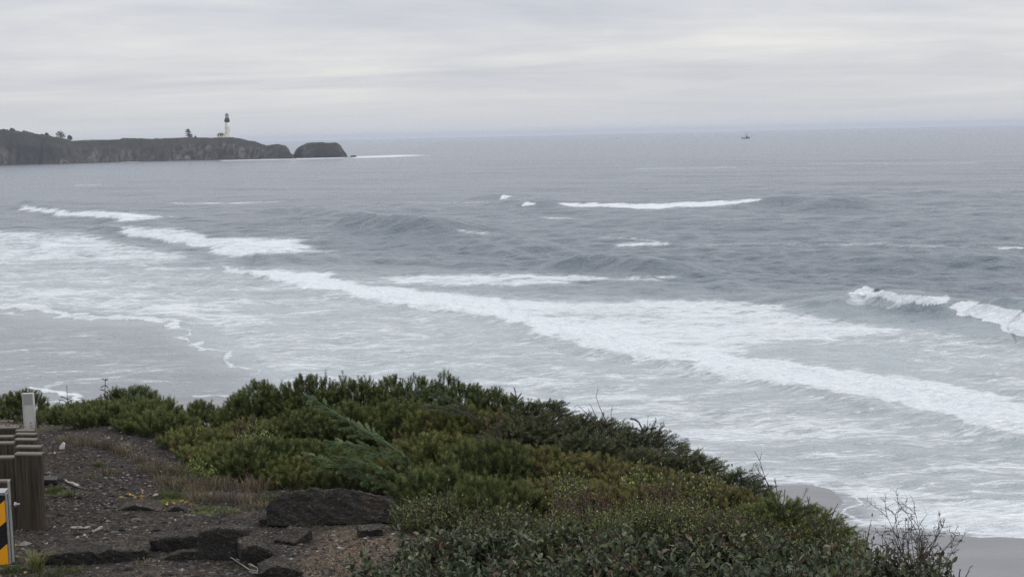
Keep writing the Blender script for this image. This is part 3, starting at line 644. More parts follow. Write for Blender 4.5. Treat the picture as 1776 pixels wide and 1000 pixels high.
m_hull, _, _ = material('dark hull paint', (.12, .125, .14), .5); m_cab, _, _ = material('cabin paint', (.12, .125, .14), .5); m_rig, _, _ = material('rigging', (.04, .042, .05), .6)
def boat(cx, wl, lpx, label, rig, name):
    d = float(onz(cx, wl)[1]); s = d / F; c = P(cx, wl, d); Lh = lpx * s; o = empty(name, (c[0], c[1], 0), label, 'boat')
    st = np.linspace(-.5, .5, 13); V = []
    for a in st:
        bw = .15 * Lh * (1 - max(0, (a - .05) / .45) ** 2.2) * (1 if a > -.45 else .9); dk = Lh * (.11 + .10 * max(0, a + .1) ** 1.3 / .5 + .02 * (a < -.3)); fl = max(0, a - .35) * .3 * Lh
        V += [[a * Lh + fl * 0, -bw * .55, -.4], [a * Lh + fl, -bw, dk], [a * Lh + fl, bw, dk], [a * Lh + fl * 0, bw * .55, -.4]]
    V = np.array(V) + [c[0], c[1], 0]; i = np.arange(12)[:, None] * 4; Q = []
    for j in range(4): k = (j + 1) % 4; Q.append(np.concatenate([i + j, i + 4 + j, i + 4 + k, i + k], 1))
    mb = MB(); mb.add(V, np.concatenate(Q)); mb.F.append(np.array([[3, 2, 1, 0], [48, 49, 50, 51]])); mb.build('hull', m_hull, o)
    mb = MB(); mb.box((c[0] + .16 * Lh, c[1], .24 * Lh), (.24 * Lh, .18 * Lh, .16 * Lh), bev=.15); mb.box((c[0] + .17 * Lh, c[1], .325 * Lh), (.28 * Lh, .2 * Lh, .015 * Lh)); mb.build('cabin', m_cab, o)
    if rig:
        MB().tube([(c[0] + .06 * Lh, c[1], .12 * Lh), (c[0] + .06 * Lh, c[1], .60 * Lh)], [.25, .15], 6).build('mast', m_rig, o)
        mb = MB(); mb.tube([(c[0] - .12 * Lh, c[1], .54 * Lh), (c[0] + .2 * Lh, c[1], .54 * Lh)], .35, 4); mb.tube([(c[0] + .2 * Lh, c[1], .3 * Lh), (c[0] + .2 * Lh, c[1], .6 * Lh)], .25, 4); mb.build('gantry', m_rig, o)
        for sx in (-1, 1):
            MB().tube([(c[0] + .05 * Lh, c[1], .13 * Lh), (c[0] + sx * .55 * Lh, c[1] - sx * 2, .22 * Lh), (c[0] + sx * 1.0 * Lh, c[1] - sx * 4, .34 * Lh)], [.3, .22, .14], 5).build('outrigger', m_rig, o)
boat(1293, 240.6, 14.0, 'fishing boat with mast and both outriggers lowered near the horizon', True, 'fishing_boat')
boat(1069.5, 240.0, 4.2, 'tiny distant boat on the horizon left of the fishing boat', False, 'small_boat')
for i, (bx, by, wd) in enumerate([(93, 694, 5), (84, 700.5, 7), (62, 697, 6), (70, 652, 5)]):
    c = onz(bx, by); r = wd / 2 / F * c[1]; rr = np.random.default_rng(i); mb = MB()
    n_ = 14; th = np.linspace(0, 2 * math.pi, n_, endpoint=False)
    V = [[r * (1 - .25 * k) * math.cos(t_) * rr.uniform(.8, 1.1), r * (1 - .25 * k) * math.sin(t_) * rr.uniform(.8, 1.1), k * r * .28] for k in range(3) for t_ in th]
    Q = [[k * n_ + j, k * n_ + (j + 1) % n_, (k + 1) * n_ + (j + 1) % n_, (k + 1) * n_ + j] for k in range(2) for j in range(n_)]
    mb.add(np.array(V) + c + [0, 0, -.05], Q); mb.F.append(np.array([np.arange(n_) + 2 * n_]))
    setp(mb.build('rock', m_black), 'small dark rock lying in the wet wash beyond the guardrail', 'rock', 'dark rocks in the wash')

# ------------------------------------------------------------------ timber guardrail, marker post, end marker
m_wood, t, b = material('weathered timber', rough=.9, spec=.15)
pos = geo_pos(t); g1 = noise(t, mapping(t, pos, (38, 38, 2.2)), 1, 6, .65, .5); g2 = noise(t, mapping(t, pos, (4, 4, 2)), 1, 4)
wc = ramp(t, g1, [(.28, (.014, .011, .009)), (.42, (.034, .028, .023)), (.58, (.064, .055, .046)), (.75, (.12, .105, .092))])
t.links.new(mixc(t, ramp(t, g2, [(.4, (0,) * 3), (.65, (1,) * 3)]), wc, mixc(t, .5, wc, (.055, .042, .028))), b.inputs['Base Color']); bump(t, b, g1, .006, .8)
m_cut, t, b = material('bleached end grain', rough=.95, spec=.1)
t.links.new(mixc(t, noise(t, geo_pos(t), 60, 4), (.09, .08, .07), (.20, .185, .165)), b.inputs['Base Color'])
def timber(name, cx, toppy, d, w, dep, label, group=None, cat='post', tilt=0.0):
    tp = P(cx, toppy, d); bz = float(gz(tp[0], d)) - .35; zc_ = (tp[2] + bz) / 2
    o = empty(name, (tp[0], d + dep / 2, bz), label, cat, group)
    MB().box((tp[0], d + dep / 2, (bz + tp[2] - .012) / 2), (w, dep, tp[2] - .012 - bz), (0, tilt, 0), bev=.006).build('shaft', m_wood, o)
    MB().box((tp[0] + tilt * (tp[2] - bz) / 2, d + dep / 2, tp[2] - .006), (w + .004, dep + .004, .016), (0, tilt + .01, .01), bev=.005).build('top', m_cut, o)
lab_p = ['tall brown timber post standing nearest in the guardrail, beside the striped marker', 'second timber guardrail post, its top just above the nearest post', 'third timber guardrail post, counting back from the nearest', 'fourth timber guardrail post, below the white marker post', 'fifth timber guardrail post, right at the foot of the white marker post']
for (cx, ty, d, w), lb_ in zip([(44.5, 787, 10.0, .188), (45.5, 774.5, 10.95, .19), (42, 762, 11.9, .18), (42, 752.5, 12.85, .185), (41, 746.5, 13.8, .18)], lab_p):
    timber('guardrail_post', cx, ty, d, w, .07, lb_, 'timber posts of the guardrail', tilt=.026)
lab_b = ['grey timber block left of the nearest guardrail post, behind the striped marker', 'grey timber block left of the second guardrail post', 'grey timber block left of the third guardrail post']
for (cx, ty, d), lb_ in zip([(-1, 793, 10.05), (-1, 768, 11.0), (0, 757, 11.95)], lab_b):
    timber('guardrail_block', cx, ty, d, .2, .07, lb_, 'timber blocks of the guardrail', 'block')
for (cx, ty, d, w), lb_ in zip([(8, 741.5, 14.0, .26), (10, 738.5, 14.9, .20), (6, 730.5, 15.9, .19), (4, 723, 17.0, .19), (-2, 714, 18.3, .15)],
        ['weathered timber post with broad pale top where the guardrail starts to curve', 'weathered timber post behind the broad topped one in the curve', 'weathered timber post in the middle of the guardrail curve', 'weathered timber post second from the far end of the curve', 'smallest and farthest timber post at the end of the guardrail curve']):
    timber('guardrail_post', cx, ty, d, w, .07, lb_, 'timber posts of the guardrail')
m_white2, t, b = material('white plastic', rough=.5, spec=.4)
t.links.new(mixc(t, noise(t, geo_pos(t), 9, 5, .65), (.40, .40, .385), (.56, .56, .55)), b.inputs['Base Color'])
m_reflect, _, _ = material('grey reflective sheet', (.30, .31, .33), .35, .5)
dd = 14.5; tp = P(48.5, 681, dd); bz = float(gz(tp[0], dd)) - .2; wd = 17.5 / F * dd
o = empty('marker_post', (tp[0], dd, bz), 'white plastic delineator post with grey band standing behind the guardrail posts', 'post')
mb = MB(); mb.box((tp[0], dd, (bz + tp[2]) / 2), (wd, .03, tp[2] - bz), (0, -.008, 0), bev=.006)
for sx in (-1, 1): mb.box((tp[0] + sx * (wd / 2 + .002), dd + .004, (bz + tp[2]) / 2), (.008, .05, tp[2] - bz - .004), (0, -.008, 0), bev=.002)
mb.build('shaft', m_white2, o)
MB().box((tp[0] + .0 - .001, dd - .0165, tp[2] - .065), (wd - .016, .004, .11), (0, -.008, 0)).build('reflector', m_reflect, o)
# end marker
m_str, t, b = material('yellow and black sheeting', rough=.45, spec=.4)
ob = N(t, 'ShaderNodeTexCoord').outputs['Object']; sx_ = N(t, 'ShaderNodeSeparateXYZ'); t.links.new(ob, sx_.inputs[0])
per_ = 79 / F * 8.9
sv = mth(t, 'FRACT', mth(t, 'ADD', mth(t, 'DIVIDE', mth(t, 'SUBTRACT', sx_.outputs[2], mth(t, 'MULTIPLY', sx_.outputs[0], .82)), per_), .0 + 0.71))
t.links.new(mixc(t, mth(t, 'LESS_THAN', sv, .485), (.012, .012, .014), (.78, .34, .012)), b.inputs['Base Color'])
m_galv, t, b = material('galvanised steel', rough=.5, metal=.6)
t.links.new(mixc(t, noise(t, geo_pos(t), 40, 3), (.30, .31, .32), (.48, .49, .50)), b.inputs['Base Color'])
d = 8.9; x1 = float(P(10.5, 900, d)[0]); zt_ = float(P(8, 858, d)[2]); zb_ = float(P(8, 985.5, d)[2]); x0 = x1 - .30
o = empty('object_marker', (x1, d, float(P(8, 1000, d)[2])), 'yellow and black striped marker panel on the guardrail end at the picture edge', 'road sign')
MB().box(((x0 + x1) / 2, d, (zt_ + zb_) / 2), (x1 - x0, .012, zt_ - zb_)).build('panel', m_str, o)
mb = MB(); q1 = 5.0 / F * d
mb.box((x1 + q1 / 2 + .001, d + .012, (zt_ + zb_) / 2 - .004), (q1 * .8, .03, zt_ - zb_ + .03), bev=.002); mb.box((x1 + q1 * 1.2 + .002, d + .02, (zt_ + zb_) / 2 + .03), (.005, .035, zt_ - zb_ + .12), bev=.002)
mb.box(((x0 + x1) / 2, d + .03, zt_ + .014), (x1 - x0 + .008, .07, .024), (0.18, 0, 0), bev=.003); mb.box(((x0 + x1) / 2, d + .03, zb_ - .01), (x1 - x0 + .01, .08, .014))
mb.build('frame', m_galv, o)
mb = MB(); bc_ = P(22, 876, d); mb.tube([bc_ + [0, .03, 0], bc_ + [.035, .03, .001]], .006, 8); mb.tube([bc_ + [.002, .03, 0], bc_ + [.012, .03, 0]], .016, 6); mb.build('bolt', m_galv, o)
timber('guardrail_post', -24, 834, 9.0, .285, .05, 'grey timber end post right behind the striped marker panel', 'timber posts of the guardrail')

# ------------------------------------------------------------------ broken asphalt
m_asph, t, b = material('broken old asphalt', rough=.95, spec=.2)
pos = geo_pos(t); v1 = N(t, 'ShaderNodeTexVoronoi', i_Scale=85.0); t.links.new(pos, v1.inputs['Vector']); vc = N(t, 'ShaderNodeSeparateColor'); t.links.new(v1.outputs['Color'], vc.inputs[0])
n_a = noise(t, pos, 5, 6, .65, .4); n_b = noise(t, pos, 42, 4, .7)
ac = ramp(t, vc.outputs[0], [(0, (.019, .018, .0175)), (.7, (.027, .0255, .0245)), (.95, (.038, .036, .034)), (1, (.085, .08, .075))])
nz = N(t, 'ShaderNodeSeparateXYZ'); t.links.new(t.nodes.new('ShaderNodeNewGeometry').outputs['True Normal'], nz.inputs[0])
dst = mth(t, 'MULTIPLY', mth(t, 'MULTIPLY', mth(t, 'SUBTRACT', nz.outputs[2], .55), 3.0, clamp=True), ramp(t, n_a, [(.36, (0,) * 3), (.56, (.85,) * 3)]))
t.links.new(mixc(t, dst, mixc(t, ramp(t, n_a, [(.52, (0,) * 3), (.68, (.7,) * 3)]), ac, (.046, .038, .031)), ramp(t, vc.outputs[1], [(0, (.022, .018, .015)), (.7, (.060, .050, .042)), (1, (.15, .13, .11))])), b.inputs['Base Color'])
bump(t, b, mth(t, 'ADD', mth(t, 'MULTIPLY', v1.outputs['Distance'], -.3), mth(t, 'ADD', mth(t, 'MULTIPLY', n_b, .5), mth(t, 'MULTIPLY', n_a, 2.6))), .02, .8)
def chunk(label, cx, basepy, wpx, hpx, depth, yaw=0.0, tilt=0.0, seed=0, prof=None, name='asphalt_chunk', group='broken asphalt chunks', rough=.05, cuts=30, sink=.04, roll=0.0):
    import bmesh
    g = gpt(cx, basepy); s = g[1] / F; w = wpx * s; h = hpx * s
    bm = bmesh.new(); bmesh.ops.create_cube(bm, size=1); bmesh.ops.subdivide_edges(bm, edges=bm.edges[:], cuts=cuts, use_grid_fill=True)
    V = np.array([v.co[:] for v in bm.verts]); bm.verts.index_update(); Q = np.array([[v.index for v in f.verts] for f in bm.faces]); bm.free()
    n = V.copy(); r4 = (np.abs(V) * 2) ** 14; V = V / np.maximum((r4.sum(1) ** (1 / 14))[:, None], 1e-6) 
    pz = np.interp(V[:, 0], *prof) if prof else 1.0
    V[:, 2] = (V[:, 2] + .5) * pz
    V = V * [w, depth, h + sink]
    m3 = lambda sc, sd: fbm(V[:, 0] * sc + V[:, 2] * sc * .7 + sd, V[:, 1] * sc - V[:, 2] * sc * .8, 4, sd, .6) - .5
    sz = min(w, h * 2.5, depth * 2)
    V = V + np.stack([m3(7, seed), m3(7, seed + 5), m3(9, seed + 11)], -1) * rough * sz * 2.4 + np.stack([m3(28, seed + 20), m3(28, seed + 25), m3(31, seed + 30)], -1) * rough * sz * 1.3 + np.stack([m3(75, seed + 40), m3(75, seed + 45), m3(80, seed + 50)], -1) * .013
    V = V @ np.array(Euler((tilt, roll, yaw)).to_matrix()).T + g + [0, depth * .35, -sink]
    o = mk(name, V, [Q], m_asph, smooth=True); setp(o, label, 'asphalt chunk', group); return o
chunk('largest dark asphalt slab with arched top, lying in front of the pine shrubs', 583, 910, 250, 52, .24, .04, -.42, 3, ([-.5, -.46, -.38, -.2, 0, .2, .34, .44, .5], [.62, .80, 1.0, 1.06, 1.02, .95, .80, .5, .22]), 'asphalt_slab', None, .040, 48)
chunk('small dark lump at the left foot of the largest slab', 473, 911, 50, 15, .16, .1, 0, 8, None)
chunk('squarish brown faced asphalt chunk with a sheer front side', 386, 970, 84, 52, .14, -.08, -.12, 12, ([-.5, 0, .5], [.95, 1.05, 1.0]), rough=.035)
chunk('grey wedge shaped asphalt chunk right of the brown faced one', 447, 980, 68, 42, .18, .35, .1, 17, ([-.5, -.2, .2, .5], [1.0, 1.05, .8, .35]))
chunk('long low asphalt ledge left of the brown faced chunk', 262, 955, 168, 24, .18, .06, .02, 21, ([-.5, -.2, .2, .5], [.7, .85, 1.0, 1.1]), rough=.06, cuts=40)
chunk('curved dark asphalt strip in front of the long ledge', 345, 970, 160, 15, .08, -.06, 0, 26, ([-.5, -.2, .15, .5], [.35, 1.0, 1.05, .3]), rough=.06, cuts=40)
chunk('wide crumbling brown asphalt ledge nearest the guardrail end', 160, 977, 190, 26, .22, .12, .03, 31, ([-.5, 0, .5], [.9, 1.0, .9]), rough=.07, cuts=40)
chunk('dark broken piece at the end of the bleached twigs', 482, 1001, 72, 26, .18, .3, .05, 37, ([-.5, -.1, .5], [.75, 1.05, .55]))
chunk('flat dark piece lying on tan gravel below the largest slab', 508, 942, 50, 14, .2, -.5, .25, 41, None, sink=.02)
chunk('low mossy asphalt hump on the gravel far left of the largest slab', 235, 884, 92, 9, .2, 0, 0, 45, ([-.5, 0, .5], [.4, 1.1, .4]), rough=.05)
chunk('small dark lump right of the mossy hump, below yellow leaves', 308, 886, 40, 9, .15, 0, 0, 49, ([-.5, 0, .5], [.6, 1.1, .5]))
chunk('small dark piece half hidden by leaves right below the largest slab', 641, 930, 44, 14, .14, .2, 0, 53, None)
# boards, litter, twigs
m_drift, t, b = material('bleached driftwood', rough=.9)
t.links.new(mixc(t, noise(t, mapping(t, geo_pos(t), (30, 30, 30)), 1, 4), (.16, .145, .13), (.36, .34, .31)), b.inputs['Base Color'])
m_board, _, _ = material('dark wet board', (.030, .029, .032), .6)
g = gpt(84, 838); setp(MB().box(g + [0, 0, .03], (.15, .10, .035), (.1, .05, .15), bev=.005).build('board', m_board), 'short dark board lying on the gravel right of the guardrail', 'board')
def plank(a, b_, w, label, nm='wood_scrap', mat=None):
    A, B = gpt(*a), gpt(*b_); c = (A + B) / 2 + [0, 0, .012]; L_ = np.linalg.norm(B - A); yw = math.atan2(B[1] - A[1], B[0] - A[0])
    mb = MB(); n = 9; xs = np.linspace(-.5, .5, n) * L_; rr = np.random.default_rng(int(a[0])); ww = w * rr.uniform(.6, 1.1, n); ww[0] *= .5; ww[-1] *= .4
    V = np.concatenate([np.stack([xs, -ww / 2, -.006 + 0 * xs], 1), np.stack([xs, ww / 2, -.006 + 0 * xs], 1), np.stack([xs, ww / 2, .006 + .004 * rr.normal(size=n)], 1), np.stack([xs, -ww / 2, .006 + .004 * rr.normal(size=n)], 1)])
    Q = [[j * n + k, j * n + k + 1, ((j + 1) % 4) * n + k + 1, ((j + 1) % 4) * n + k] for j in range(4) for k in range(n - 1)]
    V = V @ np.array(Euler((0, -math.asin(max(-1, min(1, (B[2] - A[2]) / L_))), yw)).to_matrix()).T + c
    setp(mb.add(V, Q).build(nm, mat or m_drift), label, 'wood scrap')
plank((113, 836), (144, 849), .03, 'thin bleached wood splinter lying on gravel near the short dark board')
plank((122, 918), (158, 917), .03, 'flat grey wood scrap lying on gravel beside the nearest guardrail post')
plank((160, 925), (178, 917), .018, 'narrow pale wood splinter slanting up beside the flat grey scrap')
g = gpt(107, 779); mb = MB(); mb.add(g + np.array([[-.022, 0, 0], [.02, .01, 0], [.028, .012, .05], [.012, .006, .062], [-.018, 0, .03]]), np.zeros((0, 4), int)); mb.F.append(np.array([[0, 1, 2, 3, 4]])); mb.F.append(np.array([[4, 3, 2, 1, 0]]) * 1)
Vp = np.concatenate([mb.V[0], mb.V[0] + [0.002, .006, .001]]); mb2 = MB(); mb2.add(Vp, [[i, (i + 1) % 5, 5 + (i + 1) % 5, 5 + i] for i in range(5)]); mb2.F += [np.array([[4, 3, 2, 1, 0]]), np.array([[5, 6, 7, 8, 9]])]
setp(mb2.build('paper_scrap', material('paper', (.62, .62, .62), .8)[0]), 'small white paper scrap standing on the gravel behind the guardrail', 'paper')
mb = MB()
for pts in ([(385, 960), (405, 975), (432, 990), (455, 998)], [(410, 972), (436, 984), (462, 1000)], [(436, 972), (450, 985), (446, 997)], [(420, 978), (446, 990)], [(432, 994), (470, 1004)]):
    mb.tube([gpt(*p_) + [0, 0, .012 + .012 * (k % 2)] for k, p_ in enumerate(pts)], .0035, 5)
setp(mb.build('dead_twig', m_drift), 'tangle of bleached twigs on the ground below the wedge shaped chunk', 'twigs')
# loose stones
r = np.random.default_rng(21); ng = 15000
sx2 = r.uniform(-4.6, .4, ng * 2); sy2 = 7.2 + 7.0 * r.uniform(0, 1, ng * 2) ** 1.1; ok = (edgedist(sx2, sy2) < -.3); sx2, sy2 = sx2[ok][:ng], sy2[ok][:ng]; ng = len(sx2)
sz_ = .006 + .012 * r.uniform(0, 1, ng) ** 3 + .014 * (r.uniform(0, 1, ng) > .985); c = np.stack([sx2, sy2, gz(sx2, sy2) + sz_ * .25], -1)
oct_ = np.array([[1, 0, 0], [-1, 0, 0], [0, 1, 0], [0, -1, 0], [0, 0, .7], [0, 0, -.7]], float); of = np.array([[0, 2, 4], [2, 1, 4], [1, 3, 4], [3, 0, 4], [2, 0, 5], [1, 2, 5], [3, 1, 5], [0, 3, 5]])
V = oct_[None] * sz_[:, None, None] * r.uniform(.55, 1.4, (ng, 6, 1)); a = r.uniform(0, 6.28, ng); V = np.stack([V[..., 0] * np.cos(a)[:, None] * 1.4 - V[..., 1] * np.sin(a)[:, None], V[..., 0] * np.sin(a)[:, None] * 1.4 + V[..., 1] * np.cos(a)[:, None], V[..., 2]], -1) + c[:, None]
pal = np.array([[.020, .019, .020], [.032, .030, .031], [.05, .047, .046], [.09, .082, .076], [.16, .15, .14], [.30, .29, .28], [.11, .075, .05]]); cc = pal[r.choice(7, ng, p=[.30, .28, .18, .11, .06, .02, .05])] * r.uniform(.8, 1.2, (ng, 1))
m_stone = leafmat('stones', .85, .25, 0.0)
setp(mk('gravel', V.reshape(-1, 3), [(of[None] + np.arange(ng)[:, None, None] * 6).reshape(-1, 3)], m_stone, col=np.repeat(cc, 6, 0)), kind='stuff')

# ------------------------------------------------------------------ shrubs
PINE = dict(cols=[((.040, .058, .022), .44), ((.056, .078, .028), .38), ((.082, .102, .034), .18)], tip=(.145, .160, .060), sp=.062, ln=(.08, .14), per=64, nl=.029, nw=.0040, up=.72, lead=.035)
PINEY = dict(PINE, cols=[((.050, .072, .024), .34), ((.080, .104, .032), .38), ((.115, .130, .042), .22), ((.105, .066, .034), .06)], tip=(.20, .20, .070))
RUST = dict(PINE, cols=[((.066, .084, .026), .28), ((.115, .126, .040), .30), ((.17, .175, .056), .14), ((.125, .078, .048), .18), ((.080, .056, .046), .10)], tip=(.19, .175, .070), sp=.056, ln=(.06, .11), nl=.026, per=56, lead=.03)
SPRUCE = dict(cols=[((.042, .054, .028), .5), ((.060, .072, .038), .34), ((.082, .088, .042), .10), ((.066, .052, .036), .06)], tip=(.115, .125, .066), sp=.050, ln=(.10, .20), per=70, nl=.019, nw=.0038, up=.15, lead=.02, flat=True)
SPRUCEY = dict(SPRUCE, cols=[((.045, .064, .022), .5), ((.07, .090, .028), .4), ((.10, .11, .035), .1)], tip=(.14, .15, .05))
def conifer(label, cx, ty, wpx, d, K, group, cat='shrub', name=None, seed=0, dep=.85):
    r = np.random.default_rng(seed + 1000); bx = (cx - 888) / F * d; g0 = float(gz(bx, d)); top = float(P(cx, ty, d)[2]); rx = wpx / 2 / F * d * (1.02 if group == GL else 1.22); ry = max(rx * dep, .28); h = max(top - g0 - (.035 if K.get('flat') else .075), .15); by = d + .15
    name = name or ('spruce_shrub' if K.get('flat') else 'pine_shrub')
    o = empty(name, (bx, by, g0), label, cat, group)
    area = math.pi * rx * ry + math.pi * (rx + ry) * h * .8
    n1 = int(area / K['sp'] ** 2); n2 = int(n1 * .95); n = n1 + n2
    th = r.uniform(0, 2 * math.pi, n); u = r.uniform(0, 1, n) ** .85 * 1.0
    shell = np.where(np.arange(n) < n1, r.uniform(.9, 1.05, n), r.uniform(.45, .9, n))
    hr = np.sqrt(np.clip(1 - u ** 3.0, 0, 1)); s1, s2 = r.uniform(0, 99, 2)
    lum = 1 + .75 * (fbm(np.cos(th) * 2.6 + s1 + u * 2.3, np.sin(th) * 2.6 + s2 + u * 2.7, 3, seed, .6) - .5)
    px_ = rx * hr * np.cos(th) * shell * lum; py_ = ry * hr * np.sin(th) * shell * lum; pz_ = h * u * np.where(shell < .88, shell + .05, 1) * (1 + .42 * (fbm(np.cos(th) * hr * 2.3 + s2, np.sin(th) * hr * 2.3 + s1, 3, seed + 3) - .45))
    nrm = unit(np.stack([np.cos(th) * hr / rx, np.sin(th) * hr / ry, u ** 1.3 / h], -1))
    D = unit(nrm * (1 - K['up'] * .6) + np.array([0, 0, K['up']]) + .30 * r.normal(size=(n, 3)))
    if K.get('flat'): D = unit(D * [1, 1, .28] + [.18, 0, .06])
    Ln = r.uniform(*K['ln'], n); ld = r.uniform(0, 1, n) < K['lead'] * (u > .45); Ln = np.where(ld, Ln * r.uniform(1.4, 2.0, n), Ln); D = np.where(ld[:, None], unit(D * .5 + [0, 0, .9]), D)
    S = np.stack([px_ + bx, py_ + by, pz_ + g0], -1) - D * (Ln * .55)[:, None]
    S[:, 2] = np.maximum(S[:, 2], gz(S[:, 0], S[:, 1]) + .01)
    V, Q, si, uu = brush(S, D, Ln, r, K['per'], K['nl'], K['nw'], tip=.4 if K.get('flat') else 1.0)
    cl = fbm(S[:, 0] * 2.3, S[:, 2] * 2.3 + S[:, 1], 3, 88); pk = np.clip(cl * 1.3 - .15 + r.normal(size=n) * .34, 0, .9999)
    cum = np.cumsum([w for _, w in K['cols']]); ci = np.searchsorted(cum / cum[-1], pk); ci = np.minimum(ci, len(cum) - 1)
    base = np.array([c for c, _ in K['cols']])[ci] * (1 + .16 * r.normal(size=(n, 1))); base = np.clip(base, .004, .5)
    tipw = np.clip((uu - .58) * 2.4, 0, .85) * np.repeat(r.uniform(.2, 1, n), K['per'])
    cn = base[si] * .86 * (1 - tipw[:, None]) + np.array(K['tip']) * 1.3 * tipw[:, None]; cn = (cn * .95 + cn.mean(1, keepdims=True) * .05) * 1.10; cn *= 1 + .12 * r.normal(size=(len(cn), 1))  # pale new growth, plus painted shadow depth: needle bases darkened, tips brightened
    mk('foliage', V, [Q], m_needle, o, np.repeat(np.clip(cn, .003, .6), 4, 0))
    mb = MB(); nb = 16 if rx > .2 else 8
    for k in range(nb):
        j = r.integers(0, n); e = S[j]; p0 = np.array([bx + r.normal() * .05 * rx, by + r.normal() * .05, g0 - .05]); mid = p0 * .45 + e * .55 + [0, 0, -.12 * h]
        mb.tube([p0, p0 * .75 + mid * .25, mid, e], [.016, .013, .008, .003], 5)
    mb.build('trunk', m_bark, o); return o

GP, GL = 'dark shore pine shrubs of the mound', 'low pine shrubs at the left end'
conifer('dark pine shrub at the left picture edge, behind the guardrail curve', 12, 676, 96, 16.2, PINE, GL, seed=1)
conifer('low pine shrub just right of the white marker post', 92, 708, 120, 15.6, PINE, GL, seed=2)
conifer('small dark pine shrub between the white marker post and the tall clump', 143, 700, 110, 15.2, PINE, GL, seed=3)
conifer('tall dark pine clump rising over the grey wash left of the gap', 208, 672, 120, 15.0, PINE, GL, seed=4)
conifer('pine shrub on the right shoulder of the tall left clump', 254, 704, 80, 14.6, PINE, GL, seed=5)
conifer('little upright pine standing alone in the gap before the mound', 326, 702, 58, 14.0, PINE, GL, seed=6, cat='shrub')
conifer('broad dark pine shrub below the tall clump, above the gravel berm', 180, 738, 170, 13.5, PINE, GL, seed=7)
conifer('bright green pine shrub at the bottom of the gap', 318, 760, 130, 12.5, PINEY, GL, seed=8)
conifer('low dark pine shrub facing the gravel berm left of the bright green one', 250, 764, 130, 13.0, PINE, GL, seed=9)
conifer('dark pine shrub closing the row behind the gravel berm top', 120, 732, 130, 14.4, PINE, GL, seed=10)
conifer('dark pine shrub forming the left shoulder of the mound beside the gap', 392, 704, 86, 13.9, PINE, GP, seed=11)
conifer('dark pine shrub at the left end of the mound crest', 435, 668, 120, 13.9, PINE, GP, seed=12)
conifer('dark pine shrub second from the left on the mound crest', 515, 657, 140, 13.8, PINE, GP, seed=13)
conifer('dark pine shrub on the crest straight above the pale spruce branches', 605, 659, 140, 13.8, PINE, GP, seed=14)
conifer('dark pine shrub in the middle of the mound crest', 692, 658, 140, 13.7, PINE, GP, seed=15)
conifer('dark pine shrub on the crest with thin upright leaders', 780, 661, 136, 13.5, PINE, GP, seed=16)
conifer('dark pine shrub at the right end of the crest where the ridge starts falling', 856, 676, 120, 13.2, PINE, GP, seed=17)
conifer('yellow tipped pine shrub on the left flank of the mound', 432, 730, 130, 13.1, PINEY, GP, seed=18)
conifer('dark pine shrub on the left flank, right of the yellow tipped one', 508, 712, 120, 13.1, PINE, GP, seed=19)
conifer('dark pine shrub directly behind the pale leaning spruce branches', 585, 706, 130, 13.0, PINE, GP, seed=20)
conifer('dark pine shrub overhanging the black hollow in the mound', 690, 694, 120, 13.0, PINE, GP, seed=21)
conifer('bright tipped pine shrub right of the black hollow', 770, 702, 136, 12.6, PINEY, GP, seed=22)
conifer('yellow and rusty tipped pine shrub below the right crest end', 850, 716, 130, 12.4, RUST, GP, seed=23)
conifer('grey green pine shrub at the mound foot nearest the gap', 368, 776, 130, 12.0, PINEY, GP, seed=24)
conifer('dense dark pine shrub at the mound foot above the dry grass', 440, 765, 150, 11.8, PINE, GP, seed=25)
conifer('dark pine shrub at the mound foot left of the largest asphalt slab', 520, 768, 120, 11.9, PINE, GP, seed=26)
conifer('large green pine shrub right of the pale spruce branches', 745, 752, 140, 11.5, PINEY, GP, seed=27)
conifer('large dark pine shrub in the centre of the mound front', 830, 764, 150, 11.0, PINE, GP, seed=28)
conifer('dark pine shrub above the right end of the largest asphalt slab', 745, 815, 130, 10.5, PINE, GP, seed=29)
conifer('dark pine shrub low in the centre, above the leathery leaves', 850, 836, 150, 9.9, PINE, GP, seed=30)
conifer('shaded pine shrub under the pale spruce branches behind the slab', 640, 805, 130, 11.75, PINE, GP, seed=31)
conifer('low green pine shrub right behind the left end of the largest slab', 495, 812, 110, 11.45, PINEY, GP, seed=70)
conifer('low dark pine shrub right behind the middle of the largest slab', 590, 826, 120, 11.35, PINE, GP, seed=71)
conifer('low green pine shrub right behind the right end of the largest slab', 682, 826, 110, 11.25, PINEY, GP, seed=72)
GS = 'wind flattened spruce shrubs along the falling ridge'
conifer('flattened spruce shrub at the top of the falling ridge, by the star shaped sprig', 935, 703, 130, 12.9, SPRUCE, GS, seed=32)
conifer('flattened spruce shrub on the ridge under the tallest bare twigs', 1030, 730, 140, 12.3, SPRUCE, GS, seed=33)
conifer('flattened spruce shrub on the ridge below the curled sprig', 1120, 757, 140, 11.7, SPRUCE, GS, seed=34)
conifer('flattened spruce shrub on the lower ridge right of the curled sprig', 1205, 792, 120, 11.1, SPRUCE, GS, seed=35)
conifer('flattened spruce shrub at the low end of the ridge left of the bent grey twigs', 1282, 826, 110, 10.5, SPRUCE, GS, seed=36)
conifer('grey green spruce shrub on the inner slope below the star shaped sprig', 905, 728, 130, 12.1, SPRUCE, GS, seed=37)
conifer('grey green spruce shrub on the inner slope below the bare twigs', 1015, 764, 130, 11.6, SPRUCE, GS, seed=38)
conifer('dark spruce shrub on the inner slope below the curled sprig', 1110, 790, 120, 11.1, SPRUCE, GS, seed=39)
GR = 'mixed rusty and yellow green shrubs of the slope'
